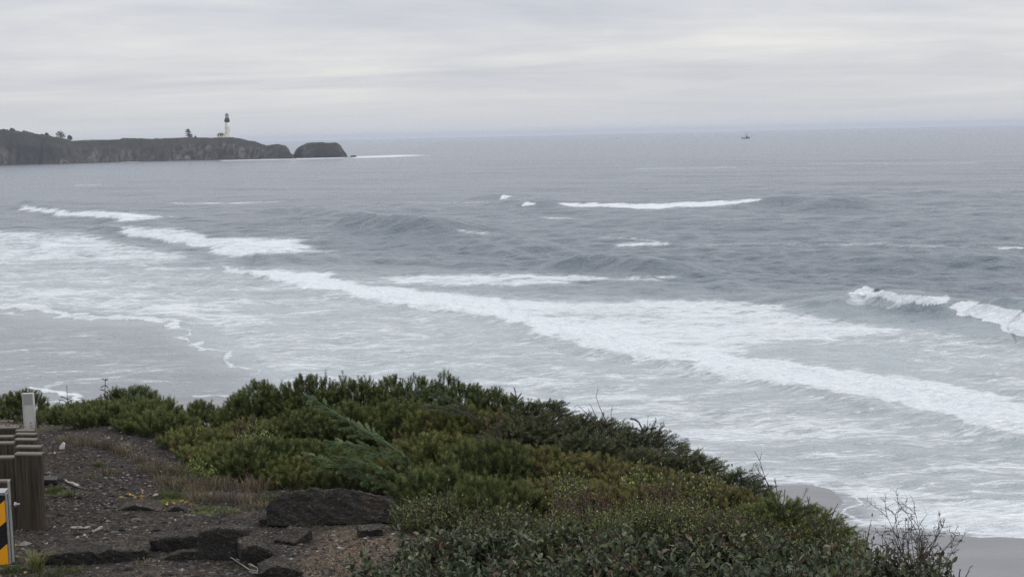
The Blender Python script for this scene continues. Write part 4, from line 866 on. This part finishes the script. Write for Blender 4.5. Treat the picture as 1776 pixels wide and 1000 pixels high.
for i, (lb_, cx, ty, w, d) in enumerate([
    ('rusty shrub with yellow green tips right of the large dark pine', 925, 775, 140, 11.2), ('yellow green and rust mottled shrub under the ridge spruces', 1020, 792, 140, 10.9),
    ('yellow green shrub with brown tips below the dark inner spruce', 1105, 808, 140, 10.6), ('bright yellow green shrub on the slope below the low ridge', 1195, 826, 130, 10.2),
    ('mottled shrub below the low end of the ridge', 1275, 852, 120, 9.9), ('purple brown shrub in the middle of the slope', 960, 832, 150, 10.2), ('reddish brown shrub with dead fern fronds in the middle of the slope', 1060, 842, 150, 9.9)]):
    conifer(lb_, cx, ty, w, d, RUST, GR, seed=50 + i, name='mixed_shrub')
conifer('bright green drooping spruce shrub above the leathery leaves near the bluff edge', 1365, 878, 140, 9.2, SPRUCEY, None, seed=60)
conifer('small bright spruce shrub at the bluff edge left of the bare bush', 1450, 902, 90, 8.9, SPRUCEY, None, seed=61)

# pale leaning spruce branches
def spray(o, main, r, cols, L0=(.10, .17), nl=.014, per=60, nside=16, w=.0032, droop=-.15):
    """one spruce branch: bottle-brush fingers off a main axis"""
    main = np.asarray(main, float); k = np.linspace(0, 1, nside); seg = np.linspace(0, 1, len(main))
    pts = np.stack([np.interp(k, seg, main[:, i]) for i in range(3)], -1); T = unit(np.gradient(pts, axis=0)); Sd = unit(np.cross(T, [0, 0, 1.]))
    S, D, Ln = [], [], []
    for i in range(nside):
        for sg in (-1, 1):
            S.append(pts[i] + .01 * r.normal(size=3)); D.append(unit(T[i] * .75 + Sd[i] * sg * .85 + np.array([0, 0, droop]) + .18 * r.normal(size=3))); Ln.append(r.uniform(*L0) * (1.05 - .55 * k[i]))
    for i in range(len(pts) - 1): S.append(pts[i]); D.append(unit(pts[i + 1] - pts[i])); Ln.append(np.linalg.norm(pts[i + 1] - pts[i]) * 1.1)
    S.append(pts[-1]); D.append(T[-1]); Ln.append(.10)
    S, D, Ln = np.array(S), np.array(D), np.array(Ln); V, Q, si, uu = brush(S, D, Ln, r, per, nl, w, lift=.9, tip=.3)
    c = vary(cols, len(S), r, .15)[si] * (1 + .12 * r.normal(size=(len(si), 1)))
    return V, Q, np.repeat(np.clip(c, .004, .5), 4, 0), S, D, Ln, pts
def branchset(name, label, cat, mains, col, seed, group=None, **kw):
    r = np.random.default_rng(seed); o = empty(name, mains[0][0], label, cat, group); VV, QQ, CC, n = [], [], [], 0; mb = MB()
    for m_ in mains:
        V, Q, C, S, D, Ln, pts = spray(o, m_, r, col, **kw); VV.append(V); QQ.append(Q + n); CC.append(C); n += len(V)
        mb.tube(pts, np.linspace(.009, .003, len(pts)), 5)
        for a, d_, l_ in zip(S, D, Ln): mb.tube([a, a + d_ * l_ * .9], [.003, .0015], 4)
    mk('foliage', np.concatenate(VV), [np.concatenate(QQ)], m_needle, o, np.concatenate(CC)); mb.build('branch', m_bark, o); return o
A_ = lambda x, y, d: P(x, y, d)
branchset('spruce_branch', 'pale grey green spruce branches leaning left across the mound front', 'spruce',
    [[A_(735, 840, 11.33), A_(700, 790, 11.28), A_(640, 752, 11.28), A_(590, 722, 11.33), A_(548, 696, 11.38)],
     [A_(735, 850, 11.28), A_(690, 800, 11.18), A_(630, 775, 11.13), A_(585, 768, 11.13)],
     [A_(740, 855, 11.28), A_(690, 825, 11.08), A_(640, 806, 11.03), A_(598, 796, 11.03)],
     [A_(700, 870, 11.18), A_(640, 826, 11.08), A_(590, 808, 11.03), A_(545, 792, 11.03)],
     [A_(745, 860, 11.38), A_(712, 800, 11.28), A_(668, 768, 11.28), A_(628, 742, 11.33)],
     [A_(740, 870, 11.18), A_(690, 845, 11.08), A_(640, 830, 11.03)]], (.15, .20, .105), 5, L0=(.15, .25), nl=.020, per=170, nside=11, w=.0050)
branchset('spruce_branch', 'grey green spruce spray arching over the mound crest right of the hollow', 'spruce',
    [[A_(830, 730, 12.6), A_(800, 702, 12.5), A_(770, 686, 12.5), A_(728, 680, 12.5)], [A_(840, 740, 12.5), A_(810, 716, 12.4), A_(775, 708, 12.4), A_(745, 706, 12.4)]], (.085, .108, .070), 6, nside=9, nl=.019, w=.004, per=90, L0=(.12, .2))
branchset('spruce_branch', 'thin curved spruce sprig low on the right of the large green pine', 'spruce', [[A_(885, 800, 11.3), A_(868, 775, 11.2), A_(845, 762, 11.2), A_(825, 757, 11.2)], [A_(882, 800, 11.3), A_(870, 770, 11.2), A_(860, 752, 11.2)]], (.075, .095, .055), 7, L0=(.05, .09), nside=4)
# sprigs that stand out against the water
def sprig(name, label, paths, seed, col=(.024, .036, .022), nl=.013, rad=.004, per=90):
    r = np.random.default_rng(seed); o = empty(name, paths[0][0], label, 'sprig'); mb = MB(); S, D, Ln = [], [], []
    for p_, green in paths_iter(paths):
        mb.tube(p_, np.linspace(rad, rad * .5, len(p_)), 5)
        if green:
            for a, b_ in zip(p_[:-1], p_[1:]): S.append(a); D.append(unit(b_ - a)); Ln.append(np.linalg.norm(b_ - a))
    mb.build('stem', m_bark, o)
    V, Q, si, uu = brush(np.array(S), np.array(D), np.array(Ln), r, per, nl, .003, lift=.8, tip=.3); c = vary(col, len(V) // 4, r, .2); mk('foliage', V, [Q], m_needle, o, np.repeat(c, 4, 0))
def paths_iter(paths):
    for p_ in paths: yield np.array(p_), True
def pp(d, *pts): return [P(x, y, d) for x, y in pts]
sprig('spruce_sprig', 'small spruce leader with three tiers of side twigs above the low left pine', [pp(15.4, (117, 720), (117, 690), (115.5, 668)), pp(15.4, (117, 702), (105, 702), (105, 708)), pp(15.4, (117, 701), (126, 701.5), (126, 706)), pp(15.4, (117, 698), (109, 694), (102, 693)), pp(15.4, (117, 698), (125, 693)), pp(15.4, (117, 692), (111, 689), (106, 688)), pp(15.4, (117, 692), (124, 690))], 1, nl=.009, per=50)
sprig('spruce_sprig', 'slender leader with stacked leaf tufts on top of the tall left clump', [pp(15.0, (181, 700), (182, 675), (183, 655)), pp(15.0, (182, 659), (177, 656)), pp(15.0, (182, 660), (187, 657)), pp(15.0, (182, 668), (175, 671)), pp(15.0, (182, 667), (187, 671)), pp(15.0, (182, 677), (174, 675)), pp(15.0, (182, 678), (187, 681)), pp(15.0, (181, 688), (169, 690)), pp(15.0, (181, 689), (189, 691))], 2, nl=.011, per=50)
sprig('spruce_sprig', 'star shaped spruce sprig against the water at the top of the falling ridge', [pp(12.8, (895, 712), (896, 690), (892, 672)), pp(12.8, (896, 698), (884, 690)), pp(12.8, (896, 697), (907, 688)), pp(12.8, (896, 693), (904, 682)), pp(12.8, (895, 690), (886, 681)), pp(12.8, (896, 702), (908, 699)), pp(12.8, (895, 703), (884, 699))], 3, nl=.013)
sprig('spruce_sprig', 'curled spruce sprig with arching leader against the water lower on the ridge', [pp(11.6, (1116, 752), (1113, 742), (1108, 732), (1102, 727), (1094, 726)), pp(11.6, (1116, 750), (1104, 743), (1086, 741)), pp(11.6, (1115, 748), (1125, 743), (1137, 742)), pp(11.6, (1118, 758), (1135, 757), (1150, 755)), pp(11.6, (1116, 753), (1100, 752)), pp(11.6, (1128, 766), (1145, 768), (1156, 764))], 4, nl=.013)
# bare twigs
def twigs(mb, p, dirv, ln, rad, depth, r, spread=.75, kids=(3, 5), bend=.25, kl=(.42, .68)):
    n = 5; pts = [p]; d_ = unit(dirv)
    for k in range(n): d_ = unit(d_ + bend * r.normal(size=3) * .5 + [0, 0, .03]); pts.append(pts[-1] + d_ * ln / n)
    pts = np.array(pts); mb.tube(pts, np.linspace(rad, rad * .45, n + 1), 4 if depth < 2 else 5)
    if depth <= 0: return
    for _ in range(r.integers(*kids) + 1):
        k = r.integers(1, n + 1); dd_ = unit(pts[k] - pts[k - 1]); nd = unit(dd_ + spread * r.normal(size=3)); twigs(mb, pts[k], nd, ln * r.uniform(*kl), rad * .6, depth - 1, r, spread, kids, bend, kl)
r = np.random.default_rng(77); d = 7.5; base_ = P(1592, 982, d); base_[2] -= .06
o = empty('bare_bush', base_, 'leafless brown bush with fine twigs standing at the bluff edge', 'shrub'); mb = MB()
for (tx_, ty_), ln_ in (((1523, 838), .40), ((1535, 872), .36), ((1530, 890), .34), ((1560, 870), .36), ((1590, 860), .36), ((1610, 868), .36), ((1632, 885), .34), ((1645, 905), .32), ((1575, 880), .34), ((1625, 945), .2), ((1655, 962), .24), ((1540, 925), .26), ((1600, 890), .3), ((1510, 902), .3), ((1525, 935), .3), ((1668, 930), .3), ((1660, 890), .3), ((1545, 850), .3), ((1620, 855), .3)):
    tgt = P(tx_, ty_, d + r.uniform(-.12, .12)); v_ = tgt - base_; twigs(mb, base_ + r.normal(size=3) * [.02, .02, .01], v_, np.linalg.norm(v_) * r.uniform(.62, .86), .0030, 2, r, .85, (6, 10), .26, (.16, .40))
mb.build('trunk', m_bark, o)
n = 260; Vt = np.concatenate(mb.V); j = r.integers(0, len(Vt), n); a = unit(r.normal(size=(n, 3))); b_ = unit(np.cross(a, r.normal(size=(n, 3)))); s = r.uniform(.003, .007, (n, 1)); c = Vt[j]
up_ = c[:, 2] > base_[2] + .05
mk('dead_leaves', np.stack([c - a * s, c + b_ * s * .6, c + a * s, c - b_ * s * .6], 1)[up_].reshape(-1, 3), [np.arange(up_.sum() * 4).reshape(-1, 4)], m_leaf, o, np.repeat(vary((.075, .035, .022), up_.sum(), r), 4, 0))
def deadtwig(label, d, lines, seed, rad=.0042, kids=(2, 4), depth=1):
    r = np.random.default_rng(seed); b0 = P(*lines[0][0], d); o = empty('dead_branch', b0, label, 'branch')
    for a, b_ in lines:
        mb = MB(); A, B = P(*a, d), P(*b_, d + r.uniform(-.1, .1)); twigs(mb, A, B - A, np.linalg.norm(B - A), rad, depth, r, .6, kids, .12, (.12, .26))
        mb.build('twig', m_bark, o)
deadtwig('bare dead twigs standing tallest on the falling ridge', 12.3, [((1066, 760), (1032, 689)), ((1050, 745), (1003, 700)), ((1045, 745), (1028, 703)), ((1062, 755), (1060, 711)), ((1058, 740), (1086, 725)), ((1040, 745), (1015, 712))], 5)
deadtwig('grey bent dead branches at the low end of the ridge above the sand', 10.2, [((1352, 880), (1295, 806)), ((1350, 876), (1325, 815)), ((1352, 875), (1340, 828)), ((1350, 880), (1310, 836)), ((1356, 885), (1362, 850)), ((1350, 885), (1300, 845))], 6)
deadtwig('single straight dead stem right of the curled sprig', 11.6, [((1122, 760), (1122, 718))], 7, .003, (0, 1), 0)
deadtwig('reddish dead stems sticking up at the bluff edge above the leathery leaves', 8.6, [((1405, 915), (1400, 872)), ((1418, 920), (1396, 866)), ((1436, 925), (1450, 874)), ((1440, 925), (1447, 890)), ((1500, 960), (1505, 912))], 8)
deadtwig('small dark twigs at the bottom edge right of the bare bush', 7.2, [((1672, 1006), (1680, 985)), ((1664, 1006), (1665, 990)), ((1650, 1002), (1640, 980))], 9)

# broad leaved shrubs
def leaves(c, ax, nr, ln, w, col, r, fold=.25):
    """c base, ax axis, nr normal; pointed ovate leaves of six faces"""
    sd = unit(np.cross(ax, nr)); nr = np.cross(sd, ax); l = ln[:, None]; w = w[:, None]
    m1, m2 = c + ax * l * .36 - nr * l * fold * .2, c + ax * l * .72 - nr * l * fold * .18
    V = np.stack([c, m1, m2, c + ax * l - nr * l * fold * .5, m1 + sd * w * .5 + nr * w * fold, m1 - sd * w * .5 + nr * w * fold, m2 + sd * w * .36 + nr * w * fold * .8, m2 - sd * w * .36 + nr * w * fold * .8], 1)
    T = np.array([[0, 4, 1], [0, 1, 5], [2, 6, 3], [2, 3, 7]]); Q = np.array([[1, 4, 6, 2], [1, 2, 7, 5]]); i = np.arange(len(c))[:, None, None] * 8
    return V.reshape(-1, 3), (T + i).reshape(-1, 3), (Q + i).reshape(-1, 4), np.repeat(col, 8, 0)
SALAL = dict(cols=[((.040, .054, .028), .38), ((.056, .072, .036), .34), ((.078, .092, .055), .12), ((.085, .105, .032), .10), ((.075, .048, .030), .06)], ln=(.040, .074), asp=.48, stems=150, per=11)
HUCK = dict(cols=[((.070, .090, .026), .40), ((.125, .145, .040), .32), ((.20, .205, .066), .10), ((.040, .052, .022), .12), ((.09, .045, .03), .06)], ln=(.014, .024), asp=.5, stems=620, per=13)
MYRT = dict(cols=[((.066, .084, .028), .5), ((.115, .13, .040), .3), ((.042, .050, .026), .16), ((.10, .055, .03), .04)], ln=(.028, .044), asp=.36, stems=420, per=10)
def leafy(label, cx, ty, wpx, d, K, group, seed, name='leafy_shrub', dens=1.0, dep=.8):
    r = np.random.default_rng(seed + 3000); bx = (cx - 888) / F * d; g0 = float(gz(bx, d)); h = max(float(P(cx, ty, d)[2]) - g0, .14); rx = wpx / 2 / F * d * 1.15; ry = max(rx * dep, .24)
    o = empty(name, (bx, d + .1, g0), label, 'shrub', group); ns_ = int(K['stems'] * dens * rx * ry / .09); per = K['per']
    a = r.uniform(0, 2 * math.pi, ns_); q_ = np.sqrt(r.uniform(0, 1, ns_)); x, y = bx + rx * q_ * np.cos(a), d + .1 + ry * q_ * np.sin(a); z = gz(x, y)
    hh_ = h * (1 - .45 * q_ ** 2.5) * r.uniform(.42, 1.0, ns_) * (1 + .7 * (fbm(x * 5, y * 5, 2, seed) - .5)); hh_ = np.where(r.uniform(0, 1, ns_) < .07, hh_ * 1.3, hh_)
    top = np.stack([x + .16 * hh_ * r.normal(size=ns_) + .1 * rx * np.cos(a), y + .16 * hh_ * r.normal(size=ns_), np.maximum(z, g0 - .12) + hh_], -1); bot = np.stack([x, y, z - .02], -1)
    mid = (top + bot) / 2 + r.normal(size=(ns_, 3)) * [.02, .02, 0]
    k = np.tile(np.linspace(.30, 1.0, per), (ns_, 1)) + r.uniform(-.03, .03, (ns_, per)); k3 = k[..., None]
    c = (bot[:, None] * (1 - k3) ** 2 + 2 * mid[:, None] * k3 * (1 - k3) + top[:, None] * k3 ** 2).reshape(-1, 3); n_ = len(c)
    ang = (np.arange(per)[None] * 2.4 + r.uniform(0, 6.28, (ns_, 1))).ravel() + .3 * r.normal(size=n_)
    el = r.uniform(.1, 1.15, n_) + .25 * (k.ravel() > .9); ax = unit(np.stack([np.cos(ang) * np.cos(el), np.sin(ang) * np.cos(el), np.sin(el)], -1)); nr = unit(np.array([0, 0, 1.]) + .45 * r.normal(size=(n_, 3)))
    ln = r.uniform(*K['ln'], n_) * np.interp(k.ravel(), [.3, .6, 1.03], [.8, 1.05, .72]); w = ln * K['asp'] * r.uniform(.8, 1.15, n_)
    cl = np.clip(fbm(c[:, 0] * 4, c[:, 2] * 4 + c[:, 1] * 3, 2, 91) * .8 + r.normal(size=n_) * .3 + .1, 0, .9999); cum = np.cumsum([w_ for _, w_ in K['cols']]); ci = np.minimum(np.searchsorted(cum, cl), len(cum) - 1)
    col = np.clip(np.array([q0 for q0, _ in K['cols']])[ci] * 1.2 * (1 + .32 * r.normal(size=(n_, 1))), .004, .6)
    V, T, Q, C = leaves(c, ax, nr, ln, w, col, r); mk('foliage', V, [T, Q], m_leaf, o, C)
    mb = MB(); ss = np.stack([bot, mid, top], 1)[:: max(1, ns_ // 260)]
    for s_ in ss: mb.tube([[bx, d + .1, g0 - .09], [s_[0][0], s_[0][1], min(s_[0][2], g0) - .05]], [.004, .0035], 3, cap=False); mb.tube([[s_[0][0], s_[0][1], min(s_[0][2], g0) - .05], s_[0], s_[0] * .25 + s_[1] * .5 + s_[2] * .25, s_[2]], [.0036, .0035, .0028, .0014], 4)
    mb.build('stem', m_bark, o); return o
GH = 'small leaved yellow green shrubs of the slope'
leafy('small leaved yellow green shrub in the middle of the lower slope', 1130, 866, 150, 9.4, HUCK, GH, 1, 'huckleberry_shrub')
leafy('small leaved yellow green shrub right of the middle of the lower slope', 1235, 872, 150, 9.2, HUCK, GH, 2, 'huckleberry_shrub')
leafy('small leaved green shrub left of the drooping bright spruce', 1305, 888, 120, 9.0, HUCK, GH, 3, 'huckleberry_shrub')
leafy('yellow green leafy shrub under the reddish dead stems', 1420, 905, 120, 8.8, MYRT, None, 4)
leafy('yellow green leafy shrub at the bluff edge just left of the bare bush', 1490, 918, 76, 8.5, MYRT, None, 5)
leafy('pale flowered leafy shrub in front of the dark pines in the centre', 860, 880, 130, 9.0, MYRT, None, 6)
leafy('yellow green leafy shrub between the rusty shrubs and the leathery leaves', 1000, 880, 150, 9.0, HUCK, GH, 7, 'huckleberry_shrub')
leafy('low green leafy shrub between the dark pines and the leathery leaves right of the slab', 735, 862, 120, 9.7, MYRT, None, 9)
leafy('fresh green seedling cluster behind the top of the largest slab', 590, 842, 90, 11.9, HUCK, None, 8, 'seedling_cluster', .6)
GA = 'grey green leathery leaved shrubs along the bottom'
for i, (lb_, cx, ty, w, d, de) in enumerate([
    ('sparse leathery shrub on tan gravel at the left end of the bottom row', 625, 958, 110, 7.9, .16), ('leathery leaved shrub right below the right end of the largest slab', 715, 908, 100, 8.3, .45),
    ('leathery leaved shrub at the foot of the centre pines', 800, 908, 130, 8.3, .9), ('leathery leaved shrub below the pale flowered shrub', 900, 902, 130, 8.3, 1),
    ('leathery leaved shrub below the yellow green leafy shrub', 1000, 906, 130, 8.3, 1), ('leathery leaved shrub below the middle of the lower slope', 1100, 912, 130, 8.2, 1),
    ('leathery leaved shrub below the right yellow green shrub', 1200, 918, 130, 8.1, 1), ('leathery leaved shrub below the drooping bright spruce', 1300, 928, 130, 8.0, 1),
    ('leathery leaved shrub below the reddish dead stems', 1400, 938, 120, 7.9, 1), ('leathery leaved shrub at the bluff edge at the foot of the bare bush', 1505, 952, 120, 7.8, .9),
    ('dull brown leathery shrub just under the bare bush', 1575, 982, 90, 7.5, .9),
    ('front leathery shrub on the gravel at the left of the bottom edge', 700, 962, 130, 7.4, .42), ('front leathery shrub at the bottom edge left of the centre', 815, 955, 140, 7.35, .8),
    ('front leathery shrub at the bottom edge in the centre', 935, 955, 140, 7.3, 1), ('front leathery shrub at the bottom edge right of the centre', 1055, 960, 140, 7.25, 1),
    ('front leathery shrub at the bottom edge below the right yellow green shrub', 1175, 964, 140, 7.2, 1), ('front leathery shrub at the bottom edge below the drooping spruce', 1295, 968, 140, 7.15, 1),
    ('front leathery shrub at the bottom edge below the dead stems', 1410, 974, 130, 7.1, 1), ('last leathery shrub at the bottom right below the bare bush', 1520, 985, 120, 7.05, 1)]):
    leafy(lb_, cx, ty, w, d, SALAL, GA, 20 + i, 'salal_shrub', de)
for i, (lb_, cx, ty, w, d, de) in enumerate([('brownish leathery shrub right of the foot of the bare bush', 1606, 974, 80, 7.2, 2.2), ('leathery shrub left of the foot of the bare bush, against the sand', 1546, 954, 104, 7.4, 2.0), ('dark leafy tip at the far right end of the plants on the bottom edge', 1648, 990, 50, 7.0, 2.0)]):
    leafy(lb_, cx, ty, w, d, SALAL, GA, 60 + i, 'salal_shrub', de)
LIME = dict(HUCK, cols=[((.11, .15, .035), .5), ((.19, .23, .055), .35), ((.07, .09, .03), .15)], ln=(.022, .038), stems=420, per=9)
for i, (lb_, cx, ty, w, d, de) in enumerate([('bright lime green leafy patch under the low end of the ridge', 1215, 822, 74, 10.0, .9), ('lime green leafy patch among the rusty shrubs below the curled sprig', 1110, 806, 60, 10.3, .8), ('small lime green patch high on the left flank of the mound', 428, 738, 64, 12.4, .8),
    ('lime green leafy patch at the foot of the pale spruce branches', 655, 832, 60, 11.2, .8), ('lime green patch in the purple brown part of the slope', 985, 815, 56, 9.9, .7), ('lime green leafy patch below the low ridge end, nearest the sand', 1322, 862, 60, 9.6, .8), ('lime green sprouts at the mound foot by the dry grass', 345, 800, 70, 11.8, .7)]):
    leafy(lb_, cx, ty, w, d, LIME, None, 70 + i, 'lime_leaf_shrub', de)
DEADF = dict(HUCK, cols=[((.105, .052, .028), .55), ((.075, .045, .034), .35), ((.15, .09, .045), .10)], ln=(.016, .03), asp=.34, stems=330, per=11)
for i, (lb_, cx, ty, w, d, de) in enumerate([('dry reddish brown fern patch in the middle of the slope', 1000, 838, 100, 9.6, .8), ('dry brown leafy patch below the curled sprig right of the fern patch', 1160, 828, 80, 9.9, .7), ('rusty dry patch on the crest end beside the star shaped sprig', 858, 722, 70, 12.0, .7), ('dry brown bracken at the mound foot above the green grass', 430, 836, 70, 11.5, .6), ('rusty brown patch on the left shoulder of the mound', 408, 722, 44, 13.0, .6)]):
    leafy(lb_, cx, ty, w, d, DEADF, None, 90 + i, 'dry_fern', de)

# ground cover, grass, stalks
r = np.random.default_rng(31); n = 26000
x = r.uniform(-6, 3.4, n); y = 6.2 + 11 * r.uniform(0, 1, n) ** 1.2; e = edgedist(x, y); gxp, gyp = proj(np.stack([x, y, gz(x, y)], -1))
inb = (e < 1.2) & ((e > -1.6) | ((gxp > 720) & (gyp > 800))) & ~((gxp < 720) & (gyp > 860)) & ~((gxp < 330) & (gyp > 790))
x, y = x[inb], y[inb]; n = len(x); c = np.stack([x, y, gz(x, y) + r.uniform(0, .06, n)], -1); a = r.uniform(0, 6.28, n); el = r.uniform(-.1, .8, n)
V, T, Q, C = leaves(c, np.stack([np.cos(a) * np.cos(el), np.sin(a) * np.cos(el), np.sin(el)], -1), unit(np.array([0, 0, 1.]) + .5 * r.normal(size=(n, 3))), r.uniform(.02, .045, n), r.uniform(.01, .02, n), vary((.050, .050, .028), n, r, .35), r)
setp(mk('undergrowth', V, [T, Q], m_leaf, col=C), kind='stuff')
def blades(pts, ln, col, r, w=.0035, spread=.6, bendd=.5):
    n = len(pts); a = r.uniform(0, 6.28, n); h = np.stack([np.cos(a), np.sin(a), 0 * a], -1); s = np.stack([-np.sin(a), np.cos(a), 0 * a], -1) * w * .5; sp_ = (spread * r.uniform(.15, 1, n))[:, None]; l = ln[:, None]
    p1 = pts + (h * sp_ * .35 + [0, 0, .45]) * l; p2 = pts + (h * sp_ * (.7 + bendd * .4) + [0, 0, .80]) * l; p3 = pts + (h * sp_ * (1.05 + bendd) + [0, 0, .92]) * l
    V = np.stack([pts - s, pts + s, p1 + s, p1 - s, p2 + s * .7, p2 - s * .7, p3], 1).reshape(-1, 3); i = np.arange(n)[:, None] * 7
    Q = np.concatenate([i + [0, 1, 2, 3], i + [3, 2, 4, 5]]); T = i + [5, 4, 6]
    return V, T, Q, np.repeat(col, 7, 0)
r = np.random.default_rng(41); VV, TT, QQ, CC, n0 = [], [], [], [], 0
BEI, GRN, PUR, YEL = (.150, .128, .085), (.072, .090, .030), (.115, .095, .080), (.20, .16, .07)
tufts = [(150, 772, 40, 60, BEI, .10), (118, 766, 34, 40, BEI, .09), (185, 778, 30, 60, PUR, .11), (215, 786, 30, 50, BEI, .09), (245, 800, 24, 40, BEI, .08), (275, 812, 30, 50, PUR, .10), (310, 822, 40, 70, BEI, .11), (285, 838, 26, 40, BEI, .09), (335, 842, 40, 70, PUR, .10), (190, 822, 26, 40, BEI, .06), (170, 808, 20, 30, GRN, .05), (155, 828, 20, 24, BEI, .05),
         (92, 853, 26, 50, GRN, .05), (120, 861, 20, 30, GRN, .05), (300, 862, 44, 80, GRN, .06), (350, 868, 60, 90, BEI, .08), (395, 868, 60, 100, PUR, .08), (430, 872, 40, 70, BEI, .08), (400, 890, 50, 60, GRN, .035), (360, 884, 50, 50, GRN, .03), (440, 850, 50, 80, BEI, .12), (480, 846, 40, 70, GRN, .10), (540, 845, 60, 90, (.075, .082, .034), .11), (380, 846, 50, 70, BEI, .12), (340, 858, 40, 60, BEI, .10), (560, 906, 90, 50, GRN, .025), (620, 908, 50, 40, GRN, .03),
         (20, 992, 40, 60, GRN, .05), (120, 992, 60, 60, GRN, .04), (90, 1000, 60, 60, (.06, .065, .035), .04), (330, 880, 30, 20, YEL, .03), (460, 940, 40, 14, GRN, .03), (420, 985, 60, 24, GRN, .03), (540, 985, 80, 30, BEI, .04), (260, 975, 60, 24, BEI, .04), (200, 895, 200, 40, BEI, .02), (480, 868, 60, 70, GRN, .07), (450, 880, 50, 60, BEI, .06), (700, 880, 50, 60, GRN, .08), (690, 905, 60, 50, (.09, .10, .04), .06), (560, 848, 90, 80, GRN, .08), (640, 846, 80, 70, (.09, .10, .04), .08), (180, 945, 160, 40, (.06, .06, .035), .02), (330, 945, 120, 30, (.06, .06, .035), .02), (600, 990, 70, 26, (.08, .075, .04), .04), (300, 845, 60, 90, BEI, .10), (330, 832, 40, 70, GRN, .09), (265, 822, 40, 60, BEI, .10), (100, 778, 50, 40, PUR, .05)]
for (tx_, ty_, wpx, nb, cl, ln_) in tufts:
    g = gpt(tx_, ty_); nb *= 3; sdv = wpx / F * g[1] * .3; p_ = g + r.normal(size=(nb, 3)) * [sdv, sdv * .8, 0]; p_[:, 2] = gz(p_[:, 0], p_[:, 1]) - .004
    V, T, Q, C = blades(p_, ln_ * r.uniform(.5, 1.1, nb), vary(cl, nb, r, .25), r, .0032, .75); VV.append(V); TT.append(T + n0); QQ.append(Q + n0); CC.append(C); n0 += len(V)
setp(mk('grass', np.concatenate(VV), [np.concatenate(TT), np.concatenate(QQ)], m_grass, col=np.concatenate(CC)), kind='stuff')
g = gpt(64, 990); p_ = g + r.normal(size=(150, 3)) * [.018, .018, 0]; V, T, Q, C = blades(p_, r.uniform(.07, .15, 150), vary((.15, .165, .065), 150, r, .25), r, .004, .95, .3)
setp(mk('grass_tuft', V, [T, Q], m_grass, col=C), 'spiky yellow green grass tuft beside the foot of the striped marker', 'grass')
for i, (lb_, a, b_, d) in enumerate([('tall pale dry stalk leaning right in front of the large green pine', (697, 880), (710, 806), 10.6), ('shorter pale dry stalk left of the tall leaning one', (692, 876), (693, 836), 10.6), ('pale dry stalk on the slope beside the purple brown shrub', (958, 890), (952, 800), 9.4), ('straw coloured stalk right of the pale flowered shrub', (827, 905), (825, 842), 9.0), ('thin dry stalk on the gravel edge below the dense dark pine', (354, 885), (350, 846), 11.4), ('short straw stalk sticking up on the gravel in front of the broken ledge', (243, 1000), (247, 978), 8.7), ('curved grey stem arching over the lower slope right', (1235, 925), (1245, 884), 8.6)]):
    A, B = P(*a, d), P(*b_, d); A[2] = min(A[2], float(gz(A[0], A[1]))); m_ = (A + B) / 2 + [.015, 0, .0]
    o = MB().tube([A, m_, B, B + [.012, 0, .006]], [.003, .0026, .002, .001], 5, col=BEI).build('dry_stalk', m_grass); setp(o, lb_, 'stalk')
# small yellow leaves on the gravel
m_yel = leafmat('yellow leaves', .7, .2, .2)
r = np.random.default_rng(55)
for lb_, pts in (('small yellow leaf on the gravel beyond the mossy hump', [(222, 861), (236, 862), (246, 859), (230, 866), (212, 866), (250, 864), (240, 868)]), ('small yellow leaf in the grass right of the mossy hump', [(288, 876), (300, 876), (312, 873), (322, 875), (294, 879), (330, 877)]), ('small yellow leaf on the soil by the spiky grass tuft', [(31, 949), (32, 968), (50, 975), (42, 998)])):
    for x, y in pts:
        for _ in range(2):
            c = gpt(x + r.uniform(-4, 4), y + r.uniform(-1, 1))[None] + [0, 0, .014]; a = r.uniform(0, 6.28, 1)
            V, T, Q, C = leaves(c, unit(np.stack([np.cos(a), np.sin(a), .25 + 0 * a], -1)), unit(np.array([[0, -.3, 1.]]) + .2 * r.normal(size=(1, 3))), r.uniform(.022, .036, 1), r.uniform(.016, .024, 1), vary((.34, .22, .03), 1, r, .2), r)
            setp(mk('fallen_leaf', V, [T, Q], m_yel, col=C), lb_, 'leaf', 'yellow leaves on the gravel')

# ------------------------------------------------------------------ sea air
hb = MB(); hb.box((0, 10400, 29), (26000, 22000, 66)); hm = bpy.data.materials.new('sea haze'); hm.use_nodes = True; t = hm.node_tree
t.nodes.remove(t.nodes['Principled BSDF'])
pv = N(t, 'ShaderNodeVolumePrincipled'); pv.inputs['Density'].default_value = 8.6e-5; pv.inputs['Color'].default_value = (.69, .74, .85, 1)
t.links.new(pv.outputs[0], t.nodes['Material Output'].inputs['Volume'])
hzo = hb.build('haze', hm); setp(hzo, kind='stuff')
